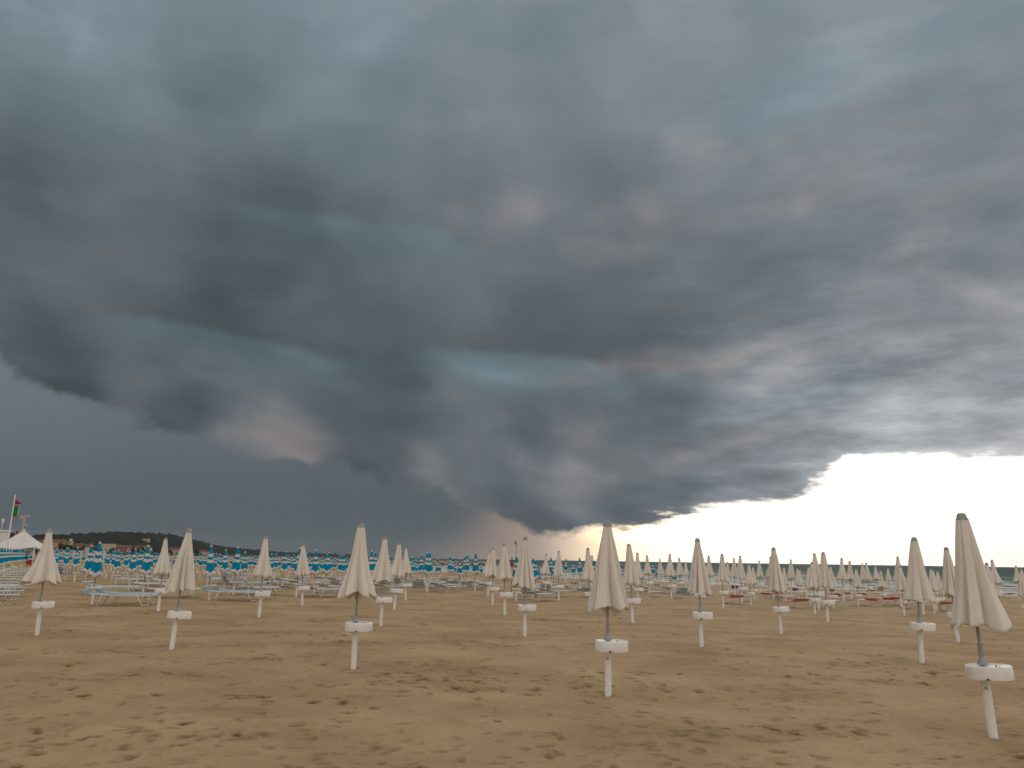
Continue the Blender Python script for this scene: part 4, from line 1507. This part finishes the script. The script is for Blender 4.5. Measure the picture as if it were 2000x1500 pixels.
m_flagr = fabric('red_flag', (0.50, 0.02, 0.05), (0.42, 0.02, 0.04), 0.2)
m_flagg = fabric('green_flag', (0.02, 0.24, 0.07), (0.02, 0.20, 0.06), 0.2)
m_flagw = fabric('white_flag', (0.65, 0.63, 0.5), (0.55, 0.53, 0.45), 0.2)
d = ray(1008, 1095)
hq = math.hypot(d.x, d.y)
base = Vector((d.x / hq * 88, d.y / hq * 88, 0))
base.z = gz(base.x, base.y)
top = tip_at(base, 1008, 1056).z - base.z
o = empty('red_flag_pole', base)
link('pole', lathe('pole', [(0.035, -0.2), (0.028, top)], [pbsdf('red_pole', (0.42, 0.12, 0.12), 0.5)], 8), o)
fl = link('flag', flag_mesh('flag', 0.14, 0.2, [m_flagr], 0.3), o)
fl.location = (0, 0, top - 0.08)
fl.scale = (-1.0, 1, 1.0)
fl.scale = (-1.3, 1, 1.3)
tag(o, 'thin pole with a small red flag rising left of the centre cream parasol', 'flag')
base = foot_of(1003.5, 1100, 1.55, 50, 95)
o = empty('notice_board', base)
m_nb = pbsdf('orange_board', (0.52, 0.33, 0.16), 0.7)
link('board', slab('board', [(-0.17, 0.17, -0.03, 0.03, 0.80, 1.55)], [m_nb], 0.01), o)
for s_ in (-1, 1):
    link('leg', tubes('leg', [([(s_ * 0.13, 0, -0.1), (s_ * 0.13, 0, 0.82)], 0.03)], [m_tan], 6), o)
tag(o, 'orange tan board on legs half hidden behind a striped parasol', 'board')
g = at_dist(1571, 60)
tag(link('bare_post', lathe('bare_post', [(0.045, -0.1), (0.045, 1.2), (0.03, 1.25)], [m_white], 10)), 'bare white post without canopy among the far cream parasols', 'post').location = g

# low white edging boards along the back of the right-hand rows
pts = [on_ground(x_, y_) for x_, y_ in ((1425, 1152.5), (1500, 1153.5), (1600, 1156.5), (1700, 1158), (1830, 1160.5), (1930, 1163), (2010, 1165))]
o = empty('edging', pts[0])
for a_, b_2 in zip(pts, pts[1:]):
    n = max(1, int((b_2 - a_).length / 2.0))
    for k in range(n):
        p0, p1 = a_.lerp(b_2, k / n), a_.lerp(b_2, (k + 0.97) / n)
        dv = p1 - p0
        e = link('board', slab('board', [(0, dv.length, -0.02, 0.02, -0.1, 0.055)], [m_white]), o)
        e.location = p0 - pts[0]
        e.rotation_euler = (0, 0, math.atan2(dv.y, dv.x))
tag(o, 'low white boards edging the sand before the far right sunbeds', 'edging')

# ------------------------------------------------------------------ tent, flag mast, floodlight, kiosk at the far left
m_tent = fabric('tent_cloth', (0.78, 0.75, 0.70), (0.70, 0.67, 0.63), 0.2, 0.6)


base = at_dist(39, 92)
o = empty('marquee_tent', base)
o.rotation_euler = (0, 0, R(8))
n = 17
V, half, eave, peak = [], 2.0, 2.15, 3.75
for i in range(n):
    for j in range(n):
        u, v = -1 + 2 * i / (n - 1), -1 + 2 * j / (n - 1)
        q_ = max(abs(u), abs(v))
        z = eave + (peak - eave) * (1 - q_) ** 1.45 - 0.30 * (1 - min(abs(u), abs(v))) * q_ * (1 if q_ > 0.9 else 0.0)
        V.append((u * half, v * half, z))
F = grid_faces(n, n)
V2 = [(x * 1.0, y * 1.0, z - 0.02) for x, y, z in V]
link('roof', mesh_np('tent_roof', V + V2, np.concatenate([F, F[:, ::-1] + n * n]), [m_tent]), o)
for sx in (-1, 1):
    for sy in (-1, 1):
        link('pole', tubes('pole', [([(sx * 1.96, sy * 1.96, -0.1), (sx * 1.96, sy * 1.96, eave)], 0.04)], [m_alu], 8), o)
link('finial', lathe('finial', [(0.14, peak - 0.10), (0.10, peak + 0.04), (0.06, peak + 0.10), (0.001, peak + 0.12)], [m_tent], 12), o)
link('side_curtain', mesh_np('side_curtain', [(-half * 0.98, -half * 0.98, eave - 0.05), (-half * 0.98, -half * 0.98, 0.6), (0.2, -half * 0.98, 0.6), (0.2, -half * 0.98, eave - 0.3),
                                              (-half * 0.98, -half * 0.96, eave - 0.05), (-half * 0.98, -half * 0.96, 0.6), (0.2, -half * 0.96, 0.6), (0.2, -half * 0.96, eave - 0.3)],
                                   [(0, 1, 2, 3), (7, 6, 5, 4)], [m_tent], False), o)
tag(o, 'white peaked marquee tent behind the striped parasols at far left', 'tent')

base = at_dist(10, 80)
top = tip_at(base, 30, 966).z - base.z
o = empty('flag_mast', base)
tip = tip_at(base, 30, 966)
pose(o, base, tip, (tip - base).length)
hm = (tip - base).length
link('mast', lathe('mast', [(0.075, -0.2), (0.06, hm * 0.5), (0.042, hm - 0.08)], [m_white], 10), o)
link('knob', lathe('knob', [(0.02, hm - 0.09), (0.06, hm - 0.06), (0.06, hm - 0.02), (0.02, hm)], [m_white], 10), o)
f1_ = link('red_flag', flag_mesh('red_flag', 0.50, 0.42, [m_flagr], 0.75, None, 0.8, 1), o)
f1_.location = (0.05, 0, hm - 0.42)
f2_ = link('tricolour_flag', flag_mesh('tricolour_flag', 0.40, 0.95, [m_flagg, m_flagg, m_flagg, m_flagw], 0.10, True, 0.25, 2), o)
f2_.location = (0.05, 0, hm - 0.90)
f3_ = link('red_flag', flag_mesh('red_flag_low', 0.32, 0.20, [m_flagr], -0.2, None, 0.5, 3), o)
f3_.location = (0.04, 0, hm - 1.72)
tag(o, 'tall white mast with a red and a green flag at far left', 'flag mast')

base = at_dist(36, 150)
tip = tip_at(base, 41, 1006)
hm = tip.z - base.z
o = empty('floodlight_mast', base)
m_lamp = pbsdf('lamp_metal', (0.42, 0.40, 0.38), 0.5, 0.4)
link('mast', lathe('mast', [(0.14, -0.2), (0.10, hm - 0.3)], [m_lamp], 10), o)
link('lamp', slab('lamp', [(-0.45, 0.15, -0.3, 0.3, hm - 0.6, hm - 0.1)], [m_lamp], 0.03), o)
link('lamp', slab('lamp', [(0.10, 0.75, -0.2, 0.2, hm - 0.25, hm)], [m_lamp], 0.03), o)
link('bracket', slab('bracket', [(0.0, 0.7, -0.1, 0.1, hm - 1.7, hm - 1.45), (-0.12, 0.12, -0.12, 0.12, hm - 1.3, hm - 0.6)], [m_lamp], 0.02), o)
tag(o, 'grey floodlight mast rising behind the white tent peak', 'lamp')

base = at_dist(23, 170)
tip = tip_at(base, 26, 1033)
hm = tip.z - base.z
o = empty('pennant_pole', base)
link('pole', lathe('pole', [(0.06, -0.2), (0.05, hm)], [m_lamp], 8), o)
fl = link('flag', flag_mesh('flag', 0.34, 0.75, [m_flagr], 0.1, None, 0.3, 4), o)
fl.location = (0.04, 0, hm - 0.25)
tag(o, 'short pole with a faded red flag behind the tent left slope', 'flag')

base = at_dist(-13, 120)
o = empty('beach_kiosk', base)
m_kio = pbsdf('kiosk_white', (0.66, 0.66, 0.64), 0.7)
m_glass = pbsdf('window_dark', (0.05, 0.07, 0.09), 0.15, 0.5)
link('wall', slab('wall', [(-2.2, 0.85, -1.2, 1.2, -0.2, 4.1)], [m_kio], 0.03), o)
link('roof', slab('roof', [(-2.3, 0.98, -1.3, 1.3, 4.1, 4.3)], [m_kio], 0.03), o)
link('window', slab('window', [(0.02, 0.45, -1.23, -1.19, 2.8, 3.8)], [m_glass]), o)
link('antenna', tubes('antenna', [([(0.5, 0, 4.3), (0.5, 0, 5.6)], 0.04), ([(0.5, 0, 5.0), (0.5, 0, 5.7)], 0.13)], [m_kio], 8), o)
tag(o, 'tall white kiosk with an antenna cut by the left edge', 'kiosk')

# ------------------------------------------------------------------ houses and trees at the foot of the hill
m_roof = pbsdf('terracotta', (0.21, 0.105, 0.07), 0.9, 0.1)
vary(m_roof, (0.22, 0.11, 0.075), (0.14, 0.075, 0.055), 0.8, 5)
WALLS = [pbsdf('render_' + n_, c_, 0.9, 0.1) for n_, c_ in (('ochre', (0.42, 0.31, 0.21)), ('pink', (0.44, 0.32, 0.26)), ('cream', (0.48, 0.42, 0.33)), ('white', (0.55, 0.53, 0.50)), ('brick', (0.27, 0.14, 0.10)))]


def house(px, r_, w, h, wi, flat, label, roofh=2.2):
    base = at_dist(px, r_)
    o = empty('house', base)
    o.rotation_euler = (0, 0, -math.atan2(base.x, base.y) * 1.0 + R(random.uniform(-12, 12)))
    dpt = w * 0.7
    link('wall', slab('wall', [(-w / 2, w / 2, -dpt / 2, dpt / 2, -1, h)], [WALLS[wi]]), o)
    if flat:
        link('roof', slab('roof', [(-w / 2 - 0.3, w / 2 + 0.3, -dpt / 2 - 0.3, dpt / 2 + 0.3, h, h + 0.5)], [WALLS[2]]), o)
    else:
        e = 0.5
        V = [(-w / 2 - e, -dpt / 2 - e, h), (w / 2 + e, -dpt / 2 - e, h), (w / 2 + e, dpt / 2 + e, h), (-w / 2 - e, dpt / 2 + e, h),
             (-w / 2 + dpt * 0.35, 0, h + roofh), (w / 2 - dpt * 0.35, 0, h + roofh)]
        me_ = bpy.data.meshes.new('roof')
        me_.from_pydata(V, [], [(0, 1, 5, 4), (1, 2, 5), (2, 3, 4, 5), (3, 0, 4), (3, 2, 1, 0)])
        me_.materials.append(m_roof)
        rf = link('roof', me_, o)
        link('chimney', slab('chimney', [(w * 0.15, w * 0.15 + 0.8, -0.4, 0.4, h + roofh * 0.5, h + roofh + 0.9)], [WALLS[4]]), rf)
    nw = max(2, int(w / 3.2))
    for fl_ in range(max(1, int(h / 3.2))):
        for k in range(nw):
            x_ = -w / 2 + w * (k + 0.5) / nw
            wn = link('window', me_win, o)
            wn.location = (x_, -dpt / 2 - 0.03, 1.6 + fl_ * 3.0)
    tag(o, label, 'house', 'houses below the hill')


me_win = slab('window', [(-0.55, 0.55, -0.04, 0.04, -0.75, 0.75)], [m_glass])
for a_ in (
    (62, 620, 9, 6.5, 1, False, 'pinkish house behind the right slope of the white tent'),
    (80, 700, 11, 8.5, 0, False, 'ochre house just left of the leftmost cream parasol'),
    (112, 720, 14, 9.5, 1, False, 'long reddish house just right of the leftmost cream parasol'),
    (124, 760, 11, 10.5, 2, True, 'flat-roofed pale house before the wooded hill'),
    (152, 800, 13, 7.5, 0, False, 'ochre house right of the pale slim tower'),
    (168, 690, 12, 6.0, 3, False, 'whitish house behind the two leftmost big striped parasols'),
    (206, 820, 13, 9.5, 2, True, 'cream flat-roofed house right of the big striped parasol'),
    (224, 860, 18, 7.5, 4, False, 'long brick-red house below the middle of the hill'),
    (246, 900, 15, 7.5, 1, False, 'pink house between two mid-distance striped parasols below the hill'),
    (268, 840, 13, 7.0, 0, False, 'ochre house behind the striped parasol before the left group'),
    (283, 980, 12, 8.5, 2, False, 'cream house before the hill, left of a cream parasol cap'),
    (338, 900, 15, 6.0, 1, False, 'pink house between the two left cream parasols'),
    (352, 1000, 12, 6.0, 4, False, 'brick house touching the tilted cream parasol outline'),
    (394, 1150, 16, 5.5, 1, False, 'farthest reddish house under the falling end of the hill'),
):
    house(*a_)
base = at_dist(134, 880)
o = empty('slim_tower', base)
hm = tip_at(base, 135, 1052).z - base.z
link('shaft', slab('shaft', [(-0.95, 0.95, -0.9, 0.9, -1, hm - 1.0)], [WALLS[3]]), o)
link('head', slab('head', [(-1.1, 1.1, -1.05, 1.05, hm - 1.0, hm)], [WALLS[3]]), o)
tag(o, 'slim pale tower standing before the wooded hill', 'tower')
ia = int(np.argmin(np.abs(ha - azel(284, 1060)[0])))
base = Vector((float(HX[14, ia]), float(HY[14, ia]), float(HZ[14, ia])))
o = empty('hill_house', base)
link('wall', slab('wall', [(-7, 7, -5, 5, -6, 6)], [WALLS[2]]), o)
link('roof', slab('roof', [(-7.5, 7.5, -5.5, 5.5, 6, 7.5)], [m_roof], 0.6), o)
link('window', slab('window', [(-4, -2, -5.05, -4.95, 1, 3.4)], [m_glass]), o)
link('window', slab('window', [(2, 4, -5.05, -4.95, 1, 3.4)], [m_glass]), o)
tag(o, 'lone pale house high on the wooded hillside', 'house')
base = at_dist(148, 210)
o = empty('beach_cabin_row', base)
m_cab = pbsdf('cabin_white', (0.60, 0.58, 0.55), 0.8)
link('wall', slab('wall', [(-6.5, 6.5, -1.2, 1.2, -0.3, 2.25)], [m_cab]), o)
link('roof', slab('roof', [(-6.7, 6.7, -1.4, 1.4, 2.25, 2.45)], [m_cab], 0.03), o)
for k in range(8):
    dr = link('door', slab('door', [(-0.4, 0.4, -0.03, 0.03, 0, 1.9)], [MATS['render_pink']]), o)
    dr.location = (-5.6 + k * 1.6, -1.24, 0)
tag(o, 'low white row of beach cabins behind the striped parasols', 'cabin')

m_leaf = pbsdf('dark_leaf', (0.045, 0.060, 0.030), 0.9, 0.1)
vary(m_leaf, (0.055, 0.072, 0.034), (0.025, 0.034, 0.018), 0.6, 4)
m_bark = pbsdf('bark', (0.08, 0.06, 0.045), 0.9, 0.1)


def crown_mesh(seed, n=420):
    rs = np.random.RandomState(seed)
    lob = rs.normal(0, 0.45, (7, 3)) * [1, 1, 0.6]
    V, F = [], []
    for k in range(n):
        c = lob[rs.randint(7)] + rs.normal(0, 0.30, 3)
        s_ = rs.uniform(0.10, 0.22)
        a, b = rs.normal(0, 1, 3), rs.normal(0, 1, 3)
        a /= np.linalg.norm(a)
        b -= a * np.dot(a, b)
        b /= np.linalg.norm(b)
        i0 = len(V)
        V += [c - a * s_, c + b * s_ * 0.6, c + a * s_, c - b * s_ * 0.6]
        F.append((i0, i0 + 1, i0 + 2, i0 + 3))
    return mesh_np('crown', V, F, [m_leaf], False)


crowns = [crown_mesh(s_) for s_ in (1, 2, 3)]
me_trunk = tubes('trunk', [([(0, 0, -0.5), (0.1, 0, 1.6), (0.0, 0.05, 3.2)], [0.28, 0.2, 0.12]), ([(0.08, 0, 1.8), (0.7, 0.2, 3.4)], [0.12, 0.06]), ([(0.08, 0, 1.9), (-0.6, -0.2, 3.3)], [0.12, 0.06])], [m_bark], 7)
for k, (px, r_, sc_, lab) in enumerate((
    (70, 560, 2.2, 'dark tree between the tent slope and the leftmost cream parasol'), (118, 420, 1.9, 'bushy dark tree left of the slim pale tower'),
    (127, 430, 2.1, 'dark tree directly below the slim pale tower'), (142, 520, 2.4, 'broad tree just right of the slim pale tower'),
    (160, 600, 2.2, 'tree behind the leftmost pair of big striped parasols'), (186, 560, 2.0, 'tree showing between the two big striped parasols'),
    (216, 640, 2.2, 'tree beside the cream flat-roofed house'), (258, 640, 2.4, 'tree left of a mid-distance striped parasol below the hill'),
    (276, 560, 2.5, 'dark rounded tree behind the mid-left striped parasol'), (330, 760, 2.6, 'tree beside the pink house between the cream parasols'),
    (384, 900, 3.0, 'tree near the falling end of the hill'))):
    base = at_dist(px, r_)
    o = empty('tree', base)
    o.rotation_euler = (0, 0, k * 1.3)
    link('trunk', me_trunk, o)
    cr_ = link('crown', crowns[k % 3], o)
    cr_.location = (0, 0, 4.1)
    cr_.scale = (sc_ * 1.1, sc_ * 1.1, sc_)
    tag(o, lab, 'tree', 'trees below the hill')

# ------------------------------------------------------------------ rock breakwater off the shore
m_rock = pbsdf('pale_rock', (0.36, 0.28, 0.22), 0.95, 0.1)
vary(m_rock, (0.40, 0.30, 0.23), (0.22, 0.17, 0.14), 0.25, 5, 0.4, 0.7)
rs = np.random.RandomState(8)
ico = bmesh.new()
bmesh.ops.create_icosphere(ico, subdivisions=1, radius=1.0)
iv = np.array([v.co[:] for v in ico.verts])
itri = np.array([[v.index for v in f.verts] for f in ico.faces])
ico.free()
V, F = [], []
for k in range(560):
    px = rs.uniform(470, 948)
    if 690 < px < 706:
        continue
    r_ = np.interp(px, [470, 950], [455, 372]) + rs.normal(0, 2.2)
    d = ray(px, 1095)
    h = math.hypot(d.x, d.y)
    c = np.array([d.x / h * r_, d.y / h * r_, SEA_Z + rs.uniform(-0.2, 1.3)])
    s_ = rs.uniform(0.7, 1.5)
    F.append(itri + len(V) * len(iv))
    V.append(iv * (s_ * rs.uniform(0.7, 1.2, (len(iv), 1))) * [1.2, 1.0, 0.7] + c)
tag(link('breakwater_rocks', mesh_np('breakwater_rocks', np.concatenate(V), np.concatenate(F), [m_rock], False)), 'pale rock breakwater lying off the beach', 'rocks', kind='stuff')

# ------------------------------------------------------------------ rainy air over the whole place
m_haze = bpy.data.materials.new('rain_haze')
m_haze.use_nodes = True
nt = m_haze.node_tree
nt.nodes.clear()
hv = nt.nodes.new('ShaderNodeVolumePrincipled')
hv.inputs['Color'].default_value = (0.42, 0.47, 0.52, 1)
hv.inputs['Density'].default_value = 6.0e-5
ho = nt.nodes.new('ShaderNodeOutputMaterial')
nt.links.new(hv.outputs[0], ho.inputs['Volume'])
hz = link('haze', slab('haze', [(-9500, 9500, -9500, 9500, -9.0, 190.0)], [m_haze]))
tag(hz, kind='stuff')
